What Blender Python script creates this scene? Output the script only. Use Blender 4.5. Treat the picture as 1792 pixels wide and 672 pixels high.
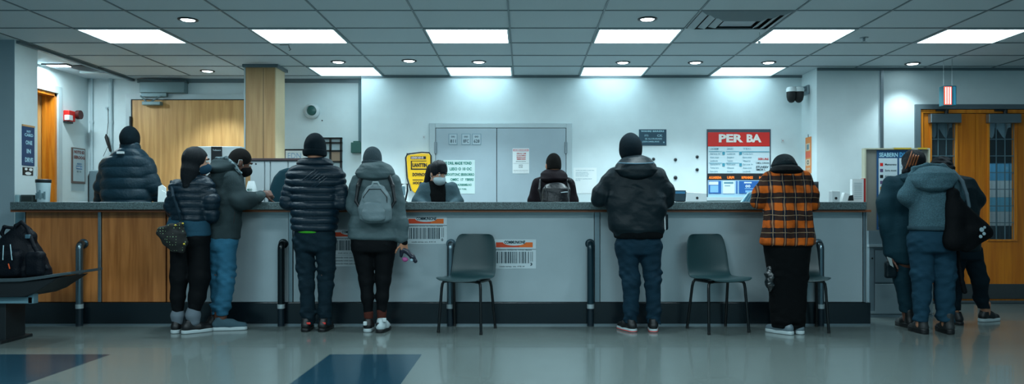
import bpy, bmesh, math, random
import numpy as np
from mathutils import Vector, Matrix
random.seed(7)
for o in list(bpy.data.objects): bpy.data.objects.remove(o)
SC = bpy.context.scene
COL = SC.collection
# ---------------------------------------------------------------- camera, world, lights, exposure
F = 1300.0; EYE = 1.08; VX = 918.0; VY = 368.0
cam = bpy.data.cameras.new('camera'); co = bpy.data.objects.new('camera', cam); COL.objects.link(co)
co.location = (0, 0, EYE); co.rotation_euler = (math.pi/2, 0, 0)
cam.sensor_width = 36; cam.lens = F/1792*36
cam.shift_x = -(VX-896)/1792; cam.shift_y = (VY-336)/1792
cam.clip_start = .05
SC.camera = co
w = bpy.data.worlds.new('world'); SC.world = w; w.use_nodes = True
w.node_tree.nodes['Background'].inputs[0].default_value = (.22, .50, .62, 1)
w.node_tree.nodes['Background'].inputs[1].default_value = .30
SC.view_settings.view_transform = 'Standard'; SC.view_settings.look = 'None'
SC.view_settings.exposure = 1.05; SC.view_settings.gamma = 1.0
SC.view_settings.use_curve_mapping = False
PANEL_E = 7.5; REAR_E = 1.5; SPOT_W = 46.0; DISC_E = 8.0
LIGHT = (.72, .93, 1.0)
CEIL = 2.75
# unseen fill lamps added under the ceiling to brighten the counter front
for x_, y_ in ((-3.7, 3.6), (-.5, 3.6), (2.7, 3.6), (-2.1, 1.2), (1.1, 1.2)):
    l_ = bpy.data.lights.new('front_fill_lamp', 'AREA'); l_.shape = 'RECTANGLE'; l_.size = 1.5; l_.size_y = .55; l_.energy = 36; l_.color = LIGHT
    o_ = bpy.data.objects.new('front_fill_lamp', l_); COL.objects.link(o_); o_.location = (x_, y_, CEIL-.03)
def at(px, py, Y): return Vector(((px-VX)/F*Y, Y, EYE-(py-VY)/F*Y))
def X(px, Y): return (px-VX)/F*Y
def Z(py, Y): return EYE-(py-VY)/F*Y
# ---------------------------------------------------------------- materials
def hexc(h):
    h = h.lstrip('#'); r = []
    for i in (0, 2, 4):
        c = int(h[i:i+2], 16)/255; r.append(c/12.92 if c <= .04045 else ((c+.055)/1.055)**2.4)
    return (*r, 1)
MC = {}
def mat(name, col, rough=.6, metal=0, bump=0, bs=60, var=0, vs=6, emis=0, sheen=0, coat=0, stretch=(1,1,1), spec=.5, vlo=.5, wr=0):
    if name in MC: return MC[name]
    if sheen or (rough >= .72 and not emis): spec = min(spec, .12); sheen = 0
    m = bpy.data.materials.new(name); m.use_nodes = True; nt = m.node_tree; N = nt.nodes; L = nt.links
    b = N['Principled BSDF']; c = hexc(col) if isinstance(col, str) else col
    b.inputs['Base Color'].default_value = c; b.inputs['Roughness'].default_value = rough
    b.inputs['Metallic'].default_value = metal; b.inputs['Specular IOR Level'].default_value = spec
    b.inputs['Coat Weight'].default_value = coat; b.inputs['Sheen Weight'].default_value = sheen
    if emis:
        b.inputs['Emission Color'].default_value = c; b.inputs['Emission Strength'].default_value = emis
    tc = N.new('ShaderNodeTexCoord'); mp = N.new('ShaderNodeMapping'); mp.inputs['Scale'].default_value = stretch
    L.new(tc.outputs['Object'], mp.inputs[0])
    n = N.new('ShaderNodeTexNoise'); n.inputs['Scale'].default_value = vs; n.inputs['Detail'].default_value = 6
    L.new(mp.outputs[0], n.inputs['Vector'])
    mx = N.new('ShaderNodeMix'); mx.data_type = 'RGBA'
    mx.inputs[6].default_value = tuple(x*vlo for x in c[:3])+(1,); mx.inputs[7].default_value = tuple(min(1, x*1.25) for x in c[:3])+(1,)
    if not var:
        mx.inputs[6].default_value = tuple(x*.93 for x in c[:3])+(1,); mx.inputs[7].default_value = tuple(min(1, x*1.06) for x in c[:3])+(1,)
    r = N.new('ShaderNodeMapRange'); r.inputs[1].default_value = .5-.25/max(var, .5); r.inputs[2].default_value = .5+.25/max(var, .5)
    L.new(n.outputs[0], r.inputs[0]); L.new(r.outputs[0], mx.inputs[0])
    if not emis: L.new(mx.outputs[2], b.inputs['Base Color'])
    if bump:
        n2 = N.new('ShaderNodeTexNoise'); n2.inputs['Scale'].default_value = bs; n2.inputs['Detail'].default_value = 4
        L.new(mp.outputs[0], n2.inputs['Vector'])
        bp = N.new('ShaderNodeBump'); bp.inputs['Strength'].default_value = bump; bp.inputs['Distance'].default_value = .01
        L.new(n2.outputs[0], bp.inputs['Height']); L.new(bp.outputs[0], b.inputs['Normal'])
    if wr:
        n3 = N.new('ShaderNodeTexNoise'); n3.noise_type = 'RIDGED_MULTIFRACTAL'; n3.inputs['Scale'].default_value = 5; n3.inputs['Detail'].default_value = 3; n3.inputs['Distortion'].default_value = .8
        mp3 = N.new('ShaderNodeMapping'); mp3.inputs['Scale'].default_value = (1, 1, 1.9); L.new(tc.outputs['Object'], mp3.inputs[0]); L.new(mp3.outputs[0], n3.inputs['Vector'])
        b3 = N.new('ShaderNodeBump'); b3.inputs['Strength'].default_value = wr; b3.inputs['Distance'].default_value = .012; L.new(n3.outputs[0], b3.inputs['Height'])
        if bump: L.new(b3.outputs[0], bp.inputs['Normal'])
        else: L.new(b3.outputs[0], b.inputs['Normal'])
    MC[name] = m; return m
def wood(name, c1, c2, rough=.45, axis=2, plank=0):
    m = bpy.data.materials.new(name); m.use_nodes = True; nt = m.node_tree; N = nt.nodes; L = nt.links
    b = N['Principled BSDF']; b.inputs['Roughness'].default_value = rough
    tc = N.new('ShaderNodeTexCoord'); mp = N.new('ShaderNodeMapping'); s = [14, 14, 14]; s[axis] = .9
    mp.inputs['Scale'].default_value = s; L.new(tc.outputs['Object'], mp.inputs[0])
    n = N.new('ShaderNodeTexNoise'); n.inputs['Scale'].default_value = 1.5; n.inputs['Detail'].default_value = 8; n.inputs['Distortion'].default_value = .6
    L.new(mp.outputs[0], n.inputs['Vector'])
    cr = N.new('ShaderNodeValToRGB'); cr.color_ramp.elements[0].position = .35; cr.color_ramp.elements[1].position = .65
    cr.color_ramp.elements[0].color = hexc(c1); cr.color_ramp.elements[1].color = hexc(c2)
    L.new(n.outputs[0], cr.inputs[0])
    out = cr.outputs[0]
    if plank:
        sx = N.new('ShaderNodeSeparateXYZ'); L.new(tc.outputs['Object'], sx.inputs[0])
        d = N.new('ShaderNodeMath'); d.operation = 'DIVIDE'; d.inputs[1].default_value = plank; L.new(sx.outputs[0], d.inputs[0])
        f = N.new('ShaderNodeMath'); f.operation = 'FLOOR'; L.new(d.outputs[0], f.inputs[0])
        wn = N.new('ShaderNodeTexWhiteNoise'); wn.noise_dimensions = '1D'; L.new(f.outputs[0], wn.inputs['W'])
        mr = N.new('ShaderNodeMapRange'); mr.inputs[3].default_value = .78; mr.inputs[4].default_value = 1.08; L.new(wn.outputs[0], mr.inputs[0])
        mx = N.new('ShaderNodeVectorMath'); mx.operation = 'SCALE'; L.new(out, mx.inputs[0]); L.new(mr.outputs[0], mx.inputs['Scale'])
        out = mx.outputs[0]
    L.new(out, b.inputs['Base Color']); return m
def node_math(nt, op, a, b=None):
    n = nt.nodes.new('ShaderNodeMath'); n.operation = op
    for i, v in enumerate((a, b)):
        if v is None: continue
        if isinstance(v, (int, float)): n.inputs[i].default_value = v
        else: nt.links.new(v, n.inputs[i])
    return n.outputs[0]
def grid_mat(name, col, line, sx, sy, wd, rough, ox=0, oy=0, spk=.12, coat=0):
    m = mat(name, col, rough, var=1, vs=90, vlo=1-spk, coat=coat); nt = m.node_tree; N = nt.nodes; L = nt.links
    b = N['Principled BSDF']; src = b.inputs['Base Color'].links[0].from_socket
    tc = N.new('ShaderNodeTexCoord'); sp = N.new('ShaderNodeSeparateXYZ'); L.new(tc.outputs['Object'], sp.inputs[0])
    def ln(o, s, off):
        f = node_math(nt, 'FRACT', node_math(nt, 'DIVIDE', node_math(nt, 'ADD', o, off+100*s), s))
        return node_math(nt, 'LESS_THAN', f, wd/s)
    k = node_math(nt, 'MAXIMUM', ln(sp.outputs[0], sx, ox), ln(sp.outputs[1], sy, oy))
    mx = N.new('ShaderNodeMix'); mx.data_type = 'RGBA'; L.new(k, mx.inputs[0]); L.new(src, mx.inputs[6]); mx.inputs[7].default_value = hexc(line)
    L.new(mx.outputs[2], b.inputs['Base Color'])
    # large scale waxy unevenness in the gloss
    n = N.new('ShaderNodeTexNoise'); n.inputs['Scale'].default_value = 2.5; L.new(tc.outputs['Object'], n.inputs['Vector'])
    r = N.new('ShaderNodeMapRange'); r.inputs[3].default_value = rough*.75; r.inputs[4].default_value = rough*1.3
    L.new(n.outputs[0], r.inputs[0]); L.new(r.outputs[0], b.inputs['Roughness'])
    return m
def plaid_mat():
    m = bpy.data.materials.new('plaid flannel'); m.use_nodes = True; nt = m.node_tree; N = nt.nodes; L = nt.links
    b = N['Principled BSDF']; b.inputs['Roughness'].default_value = .9; b.inputs['Specular IOR Level'].default_value = .12
    tc = N.new('ShaderNodeTexCoord'); sp = N.new('ShaderNodeSeparateXYZ'); L.new(tc.outputs['Object'], sp.inputs[0])
    n = N.new('ShaderNodeTexNoise'); n.inputs['Scale'].default_value = 7; L.new(tc.outputs['Object'], n.inputs['Vector'])
    wob = node_math(nt, 'MULTIPLY', node_math(nt, 'SUBTRACT', n.outputs[0], .5), .035)
    xx = node_math(nt, 'ADD', sp.outputs[0], wob); zz = node_math(nt, 'ADD', sp.outputs[2], wob)
    fx = node_math(nt, 'FRACT', node_math(nt, 'DIVIDE', node_math(nt, 'ADD', xx, 10.02), .092))
    fz = node_math(nt, 'FRACT', node_math(nt, 'DIVIDE', node_math(nt, 'ADD', zz, 10.02), .150))
    V = node_math(nt, 'LESS_THAN', fx, .68); H = node_math(nt, 'LESS_THAN', fz, .42)
    s = node_math(nt, 'ADD', node_math(nt, 'MULTIPLY', V, .34), node_math(nt, 'MULTIPLY', H, .5))
    cr = N.new('ShaderNodeValToRGB'); cr.color_ramp.interpolation = 'CONSTANT'; e = cr.color_ramp.elements
    e[0].position = 0; e[0].color = hexc('#0c1420'); e[1].position = .2; e[1].color = hexc('#2e1f1a')
    for p, c in ((.45, '#5a3320'), (.7, '#ab5118')):
        q = e.new(p); q.color = hexc(c)
    L.new(s, cr.inputs[0])
    def band(f, c, wd): return node_math(nt, 'LESS_THAN', node_math(nt, 'ABSOLUTE', node_math(nt, 'SUBTRACT', f, c)), wd)
    ln = node_math(nt, 'MAXIMUM', band(fx, .84, .035), band(fz, .72, .02))
    mx = N.new('ShaderNodeMix'); mx.data_type = 'RGBA'; L.new(node_math(nt, 'MULTIPLY', ln, .26), mx.inputs[0]); L.new(cr.outputs[0], mx.inputs[6]); mx.inputs[7].default_value = hexc('#d8b48c')
    n5 = N.new('ShaderNodeTexNoise'); n5.inputs['Scale'].default_value = 9; n5.inputs['Detail'].default_value = 5; L.new(tc.outputs['Object'], n5.inputs['Vector'])
    r5 = N.new('ShaderNodeMapRange'); r5.inputs[1].default_value = .35; r5.inputs[2].default_value = .65; r5.inputs[3].default_value = .5; r5.inputs[4].default_value = 1.25; L.new(n5.outputs[0], r5.inputs[0])
    sc5 = N.new('ShaderNodeVectorMath'); sc5.operation = 'SCALE'; L.new(mx.outputs[2], sc5.inputs[0]); L.new(r5.outputs[0], sc5.inputs['Scale'])
    L.new(sc5.outputs[0], b.inputs['Base Color']); return m
# ---------------------------------------------------------------- object helpers
def link(o, parent=None):
    COL.objects.link(o)
    if parent is not None: o.parent = parent
    return o
def tag(o, label=None, cat=None, group=None, kind=None):
    if label: o['label'] = label
    if cat: o['category'] = cat
    if group: o['group'] = group
    if kind: o['kind'] = kind
    return o
def thing(name, label, cat, loc, group=None, rz=0):
    o = bpy.data.objects.new(name, None); o.empty_display_size = .1; link(o); o.location = loc; o.rotation_euler = (0, 0, rz)
    return tag(o, label, cat, group)
def origin_of(parent):
    v = Vector((0, 0, 0)); p = parent
    while p is not None: v += Vector(p.location); p = p.parent
    return v
class B:
    """hard-surface builder in world coordinates"""
    def __init__(s): s.bm = bmesh.new()
    def box(s, x0, x1, y0, y1, z0, z1, bev=0, seg=2):
        x0, x1 = sorted((x0, x1)); y0, y1 = sorted((y0, y1)); z0, z1 = sorted((z0, z1))
        vs = [s.bm.verts.new((x, y, z)) for x in (x0, x1) for y in (y0, y1) for z in (z0, z1)]
        fs = [s.bm.faces.new([vs[i] for i in q]) for q in ((0,1,3,2),(4,6,7,5),(0,4,5,1),(2,3,7,6),(0,2,6,4),(1,5,7,3))]
        if bev:
            ed = list({e for f in fs for e in f.edges})
            bmesh.ops.bevel(s.bm, geom=ed, offset=bev, segments=seg, affect='EDGES', profile=.5)
        return s
    def prism(s, pts, vec, bev=0):
        vec = Vector(vec); a = [s.bm.verts.new(Vector(p)) for p in pts]; b = [s.bm.verts.new(Vector(p)+vec) for p in pts]; n = len(pts)
        fs = [s.bm.faces.new(a), s.bm.faces.new(b[::-1])]
        for i in range(n): fs.append(s.bm.faces.new([a[i], b[i], b[(i+1) % n], a[(i+1) % n]]))
        bmesh.ops.recalc_face_normals(s.bm, faces=fs)
        if bev:
            ed = list({e for f in fs[:2] for e in f.edges}); bmesh.ops.bevel(s.bm, geom=ed, offset=bev, segments=2, affect='EDGES', profile=.5)
        return s
    def quad(s, *p): s.bm.faces.new([s.bm.verts.new(Vector(q)) for q in p]); return s
    def tube(s, path, r, n=12, caps=True):
        path = [Vector(p) for p in path]; rr = r if isinstance(r, (list, tuple)) else [r]*len(path)
        rings = []; up = None
        for i, p in enumerate(path):
            t = (path[min(i+1, len(path)-1)]-path[max(i-1, 0)]).normalized()
            if up is None: up = Vector((0, 0, 1)) if abs(t.z) < .9 else Vector((1, 0, 0))
            a = t.cross(up).normalized(); b = a.cross(t).normalized(); up = b
            rings.append([s.bm.verts.new(p+(a*math.cos(k*2*math.pi/n)+b*math.sin(k*2*math.pi/n))*rr[i]) for k in range(n)])
        for i in range(len(rings)-1):
            for k in range(n): s.bm.faces.new([rings[i][k], rings[i][(k+1) % n], rings[i+1][(k+1) % n], rings[i+1][k]])
        if caps: s.bm.faces.new(rings[0][::-1]); s.bm.faces.new(rings[-1])
        return s
    def lathe(s, c, prof, n=24, ax='z'):
        c = Vector(c); rings = []
        for (r, h) in prof:
            ring = []
            for k in range(n):
                a = k*2*math.pi/n; u, v = r*math.cos(a), r*math.sin(a)
                q = {'z': (u, v, h), 'y': (u, h, v), 'x': (h, u, v)}[ax]
                ring.append(s.bm.verts.new(c+Vector(q)))
            rings.append(ring)
        for i in range(len(rings)-1):
            for k in range(n): s.bm.faces.new([rings[i][k], rings[i][(k+1) % n], rings[i+1][(k+1) % n], rings[i+1][k]])
        s.bm.faces.new(rings[0][::-1]); s.bm.faces.new(rings[-1]); bmesh.ops.recalc_face_normals(s.bm, faces=s.bm.faces[:]); return s
    def build(s, name, m, parent=None, smooth=False, org=None):
        bmesh.ops.recalc_face_normals(s.bm, faces=s.bm.faces[:])
        if parent is not None: org = origin_of(parent)
        elif org is None:
            lo = [min(v.co[i] for v in s.bm.verts) for i in range(3)]; hi = [max(v.co[i] for v in s.bm.verts) for i in range(3)]
            org = Vector(((lo[0]+hi[0])/2, (lo[1]+hi[1])/2, lo[2]))
        org = Vector(org)
        for v in s.bm.verts: v.co -= org
        me = bpy.data.meshes.new(name); s.bm.to_mesh(me); s.bm.free(); me.materials.append(m)
        if smooth:
            me.shade_smooth()
            try: me.set_sharp_from_angle(angle=math.radians(smooth if smooth is not True else 40))
            except Exception: pass
        o = bpy.data.objects.new(name, me); link(o, parent)
        if parent is None: o.location = org
        return o
def struct(name, b, m, smooth=False): return tag(b.build(name, m, smooth=smooth), kind='structure')
_fc = {}
def glyphs(body, bold=.012):
    k = (body, bold)
    if k not in _fc:
        cu = bpy.data.curves.new('t', 'FONT'); cu.body = body; cu.offset = bold; cu.resolution_u = 2; cu.space_line = .95; cu.align_x = 'CENTER' if '\n' in body else 'LEFT'
        o = bpy.data.objects.new('t', cu); COL.objects.link(o)
        me = bpy.data.meshes.new_from_object(o); COL.objects.unlink(o)
        v = np.array([x.co[:] for x in me.vertices]) if len(me.vertices) else np.zeros((1, 3)); fs = [tuple(p.vertices) for p in me.polygons]
        bpy.data.objects.remove(o); bpy.data.curves.remove(cu); bpy.data.meshes.remove(me)
        _fc[k] = (v, fs)
    return _fc[k]
class Print:
    """flat sheet content: fr(u,v,h) maps sheet coordinates (0..1, 0..1 from the top left, height off the sheet) to the world"""
    def __init__(s, fr, parent): s.fr = fr; s.parent = parent; s.by = {}
    def _b(s, name, m): return s.by.setdefault((name, m.name), [B(), m])[0]
    def rect(s, u0, v0, u1, v1, m, h=.002, name='printed_panel'):
        b = s._b(name, m); b.quad(s.fr(u0, v0, h), s.fr(u1, v0, h), s.fr(u1, v1, h), s.fr(u0, v1, h))
    def text(s, u0, v0, u1, v1, body, m, h=.0035, bold=.012, name='lettering'):
        v, fs = glyphs(body, bold); b = s._b(name, m); lo = v.min(0); sp = np.maximum(v.max(0)-lo, 1e-6)
        vs = [b.bm.verts.new(s.fr(u0+(p[0]-lo[0])/sp[0]*(u1-u0), v1-(p[1]-lo[1])/sp[1]*(v1-v0), h)) for p in v]
        for f in fs:
            try: b.bm.faces.new([vs[i] for i in f])
            except Exception: pass
    def done(s):
        for (name, _), (b, m) in s.by.items(): b.build(name, m, s.parent)
def wallframe(x0, y0, x1, y1, Y):
    a, c = X(x0, Y), X(x1, Y); t, bt = Z(y0, Y), Z(y1, Y)
    return lambda u, v, h: Vector((a+(c-a)*u, Y-h, t+(bt-t)*v))
def sideframe(xw, Y0, Y1, zt, zb, sgn=1):
    return lambda u, v, h: Vector((xw+sgn*h, Y0+(Y1-Y0)*u, zt+(zb-zt)*v))
def sheet(name, label, cat, fr, m, th=.003, group=None):
    p = [fr(0, 0, 0), fr(1, 0, 0), fr(1, 1, 0), fr(0, 1, 0)]; d = fr(0, 0, th)-fr(0, 0, 0)
    o = B().prism(p, d).build(name, m); return tag(o, label, cat, group)
# ---------------------------------------------------------------- implicit surface modelling (surface nets)
def V3(*a): return np.array(a, float)
def smin(a, b, k):
    if k <= 0: return np.minimum(a, b)
    h = np.clip(.5+.5*(b-a)/k, 0, 1); return b*(1-h)+a*h-k*h*(1-h)
class SDF:
    def __init__(s): s.p = []; s.disp = None
    def add(s, f, lo, hi, k=.02, op='u'): s.p.append((f, np.array(lo, float), np.array(hi, float), k, op)); return s
    def cone(s, a, b, ra, rb, k=.02, quilt=None, op='u', flat=None):
        a = np.array(a, float); b = np.array(b, float); ab = b-a; L2 = max(ab@ab, 1e-9); L = math.sqrt(L2)
        def f(P):
            q = P-a; t = np.clip((q@ab)/L2, 0, 1); d = q-t[:, None]*ab
            if flat is not None: d = d*np.array(flat)
            r = ra+(rb-ra)*t
            if quilt: r = r+quilt[0]*(np.abs(np.sin(math.pi*(t*L+quilt[2])/quilt[1]))**.6-.6)
            return np.linalg.norm(d, axis=1)-r
        R = max(ra, rb)+.02; return s.add(f, np.minimum(a, b)-R, np.maximum(a, b)+R, k, op)
    def chain(s, pts, k=.02, quilt=None, op='u', flat=None):
        acc = 0
        for (a, ra), (b, rb) in zip(pts[:-1], pts[1:]):
            q = (quilt[0], quilt[1], acc) if quilt else None
            s.cone(a, b, ra, rb, k, q, op, flat); acc += float(np.linalg.norm(np.array(b)-np.array(a)))
        return s
    def ell(s, c, r, k=.02, R=None, op='u'):
        c = np.array(c, float); r = np.array(r, float)
        def f(P):
            q = P-c
            if R is not None: q = q@R
            k0 = np.linalg.norm(q/r, axis=1); k1 = np.linalg.norm(q/(r*r), axis=1)+1e-9
            return k0*(k0-1)/k1
        m = r.max(); e = np.array([m]*3) if R is not None else r
        return s.add(f, c-e, c+e, k, op)
    def box(s, c, h, rad=.02, k=.02, R=None, op='u'):
        c = np.array(c, float); h = np.array(h, float)
        def f(P):
            q = P-c
            if R is not None: q = q@R
            q = np.abs(q)-(h-rad); return np.linalg.norm(np.maximum(q, 0), axis=1)+np.minimum(q.max(1), 0)-rad
        e = np.array([np.linalg.norm(h)]*3) if R is not None else h
        return s.add(f, c-e, c+e, k, op)
    def loft(s, rows, k=.03, quilt=None, ex=2.4, rnd=.02, op='u', cap=None):
        rows = sorted(rows, key=lambda r: r[0]); A = np.array(rows, float)
        z0, z1 = A[0, 0], A[-1, 0]
        def f(P):
            z = P[:, 2]; zc = np.clip(z, z0, z1)
            cx = np.interp(zc, A[:, 0], A[:, 1]); cy = np.interp(zc, A[:, 0], A[:, 2]); rx = np.interp(zc, A[:, 0], A[:, 3]); ry = np.interp(zc, A[:, 0], A[:, 4])
            if quilt: 
                g = quilt[0]*(np.abs(np.sin(math.pi*(z-z0)/quilt[1]))**.6-.6); rx = rx+g; ry = ry+g
            u = np.abs(P[:, 0]-cx)/rx; v = np.abs(P[:, 1]-cy)/ry
            e = (u**ex+v**ex)**(1/ex); d2 = (e-1)*np.minimum(rx, ry)
            dz = np.maximum(z0-z, z-z1)
            dd = np.stack([d2+rnd, dz+rnd], 1); return np.linalg.norm(np.maximum(dd, 0), axis=1)+np.minimum(dd.max(1), 0)-rnd
        m = A[:, 3].max(); n = A[:, 4].max()
        return s.add(f, (A[:, 1].min()-m, A[:, 2].min()-n, z0), (A[:, 1].max()+m, A[:, 2].max()+n, z1), k, op)
    def plane(s, p, n):
        """keep the side n points away from"""
        p = np.array(p, float); n = np.array(n, float); n = n/np.linalg.norm(n)
        return s.add(lambda P: (P-p)@n, p*0-99, p*0+99, .004, 'i')
    def ev(s, P, allp=False):
        d = np.full(len(P), 1.0)
        for f, lo, hi, k, op in s.p:
            if allp or op == 'i': m = slice(None); Q = P
            else:
                mg = k+.05; m = np.nonzero(((P > lo-mg) & (P < hi+mg)).all(1))[0]
                if not len(m): continue
                Q = P[m]
            v = f(Q)
            if op == 'u': d[m] = smin(d[m], v, k)
            elif op == 's': d[m] = -smin(-d[m], v, k)
            else: d[m] = -smin(-d[m], -v, k)
        if s.disp is not None: d = d-s.disp(P)
        return d
    def mesh(s, name, m, parent=None, h=.008, org=None, mats=None):
        U = [p for p in s.p if p[4] == 'u']; lo = np.min([p[1] for p in U], 0)-.03; hi = np.max([p[2] for p in U], 0)+.03
        n = np.ceil((hi-lo)/h).astype(int)+2; BK = 8; nb = -(-n//BK); n = nb*BK
        D = np.empty(tuple(n), np.float32)
        ci = np.stack(np.meshgrid(*[np.arange(x) for x in nb], indexing='ij'), -1).reshape(-1, 3)
        cc = lo+(ci*BK+BK/2-.5)*h; dc = s.ev(cc, True); act = np.abs(dc) < h*BK*1.5+.02
        Db = D.reshape(nb[0], BK, nb[1], BK, nb[2], BK).transpose(0, 2, 4, 1, 3, 5)
        Db[...] = np.where(dc < 0, -1., 1.).reshape(*nb, 1, 1, 1)
        off = np.stack(np.meshgrid(*[np.arange(BK)]*3, indexing='ij'), -1).reshape(-1, 3)
        ai = ci[act]
        for i in range(0, len(ai), 600):
            a = ai[i:i+600]; P = lo+((a[:, None, :]*BK+off[None]).reshape(-1, 3))*h
            Db[a[:, 0], a[:, 1], a[:, 2]] = s.ev(P).reshape(-1, BK, BK, BK)
        D = Db.transpose(0, 3, 1, 4, 2, 5).reshape(tuple(n))
        S = D < 0
        c = np.zeros(tuple(n-1), np.int8)
        for a in (0, 1):
            for b in (0, 1):
                for e in (0, 1): c += S[a:n[0]-1+a, b:n[1]-1+b, e:n[2]-1+e]
        act = (c > 0) & (c < 8); idx = np.argwhere(act)
        acc = np.zeros((len(idx), 3)); cnt = np.zeros(len(idx))
        cr = [(a, b, e) for a in (0, 1) for b in (0, 1) for e in (0, 1)]
        for p in cr:
            for ax in range(3):
                if p[ax]: continue
                q = list(p); q[ax] = 1
                d0 = D[idx[:, 0]+p[0], idx[:, 1]+p[1], idx[:, 2]+p[2]]; d1 = D[idx[:, 0]+q[0], idx[:, 1]+q[1], idx[:, 2]+q[2]]
                x = (d0 < 0) != (d1 < 0); t = np.where(x, d0/np.where(x, d0-d1, 1), 0)
                v = np.array(p, float)[None].repeat(len(idx), 0); v[:, ax] += t; acc += v*x[:, None]; cnt += x
        vert = lo+(idx+acc/np.maximum(cnt, 1)[:, None])*h
        vid = np.full(tuple(n-1), -1, np.int64); vid[act] = np.arange(len(idx))
        quads = []
        for ax in range(3):
            sl0 = [slice(1, -1)]*3; sl1 = [slice(1, -1)]*3; sl0[ax] = slice(0, -1); sl1[ax] = slice(1, None)
            a = S[tuple(sl0)]; b = S[tuple(sl1)]
            e = np.argwhere(a != b); fl = a[tuple(e.T)]; base = e+1; base[:, ax] -= 1
            o1, o2 = [(ax+1) % 3, (ax+2) % 3]
            def g(i, j):
                q = base.copy(); q[:, o1] -= i; q[:, o2] -= j; return vid[q[:, 0], q[:, 1], q[:, 2]]
            Q = np.stack([g(1, 1), g(0, 1), g(0, 0), g(1, 0)], 1); Q[~fl] = Q[~fl][:, ::-1]; quads.append(Q)
        Q = np.concatenate(quads); Q = Q[(Q >= 0).all(1)]
        if parent is not None: org = np.array(origin_of(parent))
        elif org is None: org = np.array(((vert[:, 0].min()+vert[:, 0].max())/2, (vert[:, 1].min()+vert[:, 1].max())/2, vert[:, 2].min()))
        me = bpy.data.meshes.new(name); me.vertices.add(len(vert)); me.vertices.foreach_set('co', (vert-org).ravel().astype(np.float32))
        me.loops.add(Q.size); me.loops.foreach_set('vertex_index', Q.ravel().astype(np.int32)); me.polygons.add(len(Q))
        me.polygons.foreach_set('loop_start', np.arange(0, Q.size, 4, dtype=np.int32)); me.polygons.foreach_set('loop_total', np.full(len(Q), 4, np.int32))
        me.update(calc_edges=True); me.validate(); me.shade_smooth(); me.materials.append(m)
        o = bpy.data.objects.new(name, me); link(o, parent)
        if parent is None: o.location = Vector(org)
        return o
def folds(amp, f=28, seed=0, aniso=(1, 1, 1)):
    def g(P):
        x, y, z = P[:, 0]*aniso[0], P[:, 1]*aniso[1], P[:, 2]*aniso[2]
        a = np.sin(f*z+2.2*np.sin(9*x+seed)+1.6*np.sin(7*y+1.3*seed)); b = np.sin(f*.6*(x+.5*z)+2*np.sin(6*z+seed*2))
        c = np.sin(f*1.7*z+3*np.sin(14*x-seed)+f*.4*y)
        return amp*(.5*a*b+.3*c*np.abs(a)+.3*b)
    return g
def rotm(yaw, pitch=0, roll=0):
    """columns: right, forward, up.  yaw 0 looks along +Y, positive turns towards +X; positive pitch looks down"""
    return np.array(Matrix.Rotation(-yaw, 3, 'Z') @ Matrix.Rotation(-pitch, 3, 'X') @ Matrix.Rotation(roll, 3, 'Y'))
# ---------------------------------------------------------------- structure
YB, YBL, YR = 9.2, 9.45, 8.72
XR = 3.43; XPL = -5.0; XL = -5.55; XG = -4.96
WALL = mat('painted wall', '#d3e0e2', .75, bump=.05, bs=120); WALLG = mat('wall grey darkened as shade', '#8fa3ab', .7, bump=.05, bs=120)  # second material is a wall grey darkened to imitate shade
TILE = mat('ceiling tile', '#c2ccd0', .95, bump=.25, bs=160, var=1, vs=220, vlo=.9)
GRIDM = mat('shadow grey ceiling metal', '#6b7a80', .5, .2); FRAMEW = mat('pale frame paint', '#b3c2c6', .45); STEEL = mat('brushed steel', '#8d9aa0', .3, .85, bump=.05, bs=200, stretch=(1, 1, 12))
DARKM = mat('dark charcoal plastic', '#12191d', .45); BLACK = mat('matt black', '#080b0d', .6); WHITE = mat('white plastic', '#cdd6d8', .4); PAPER = mat('paper', '#e4ebeb', .85)
WOODL = wood('light oak veneer', '#c08c50', '#dba869', .5); WOODC = wood('column veneer', '#b58a5a', '#c99f6c', .5); WOODK = wood('counter wood veneer', '#9a5c2a', '#bf7a40', .35, plank=.31); ORANGE = wood('orange varnished door', '#b86410', '#cf7a18', .35)
JAMB = wood('orange varnished jamb', '#c06a14', '#dd8a26', .35)
FLOORM = grid_mat('polished grey floor tile', '#616c6a', '#5c6766', .46, .46, .0025, .2, .03, .1, coat=.3)
FLOORD = grid_mat('dark blue floor tile', '#1a3b4a', '#142c38', .46, .46, .003, .18, .03, .1, spk=.3, coat=.3)
# floor split along the inlaid dark tiles
fb = bmesh.new(); xs = [-7.2, -4.55, -3.10, -1.46, -.77, 7.2]; ys = [-1.5, 4.0, 4.55, 5.57, 10.9]
def dark(x, y): return (y < 5.57 and y > 4.55 and -1.46 < x < -.77) or (y < 5.57 and y > 4.0 and -4.55 < x < -3.10)
vv = {(i, j): fb.verts.new((x, y, 0)) for i, x in enumerate(xs) for j, y in enumerate(ys)}
for i in range(len(xs)-1):
    for j in range(len(ys)-1):
        f = fb.faces.new([vv[i, j], vv[i+1, j], vv[i+1, j+1], vv[i, j+1]]); f.material_index = 1 if dark((xs[i]+xs[i+1])/2, (ys[j]+ys[j+1])/2) else 0
lowv = bmesh.ops.extrude_face_region(fb, geom=fb.faces[:])
for v in [g for g in lowv['geom'] if isinstance(g, bmesh.types.BMVert)]: v.co.z = -.1
bmesh.ops.recalc_face_normals(fb, faces=fb.faces[:])
me = bpy.data.meshes.new('floor'); fb.to_mesh(me); fb.free(); me.materials.append(FLOORM); me.materials.append(FLOORD)
tag(link(bpy.data.objects.new('floor', me)), kind='structure')
# walls
struct('wall_back', B().box(X(640, YBL), XR+.15, YB, YB+.4, 0, CEIL), WALL)
struct('wall_back_left', B().box(XL-.2, X(640, YBL), YBL, YB+.4, 0, CEIL), WALL)
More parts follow.
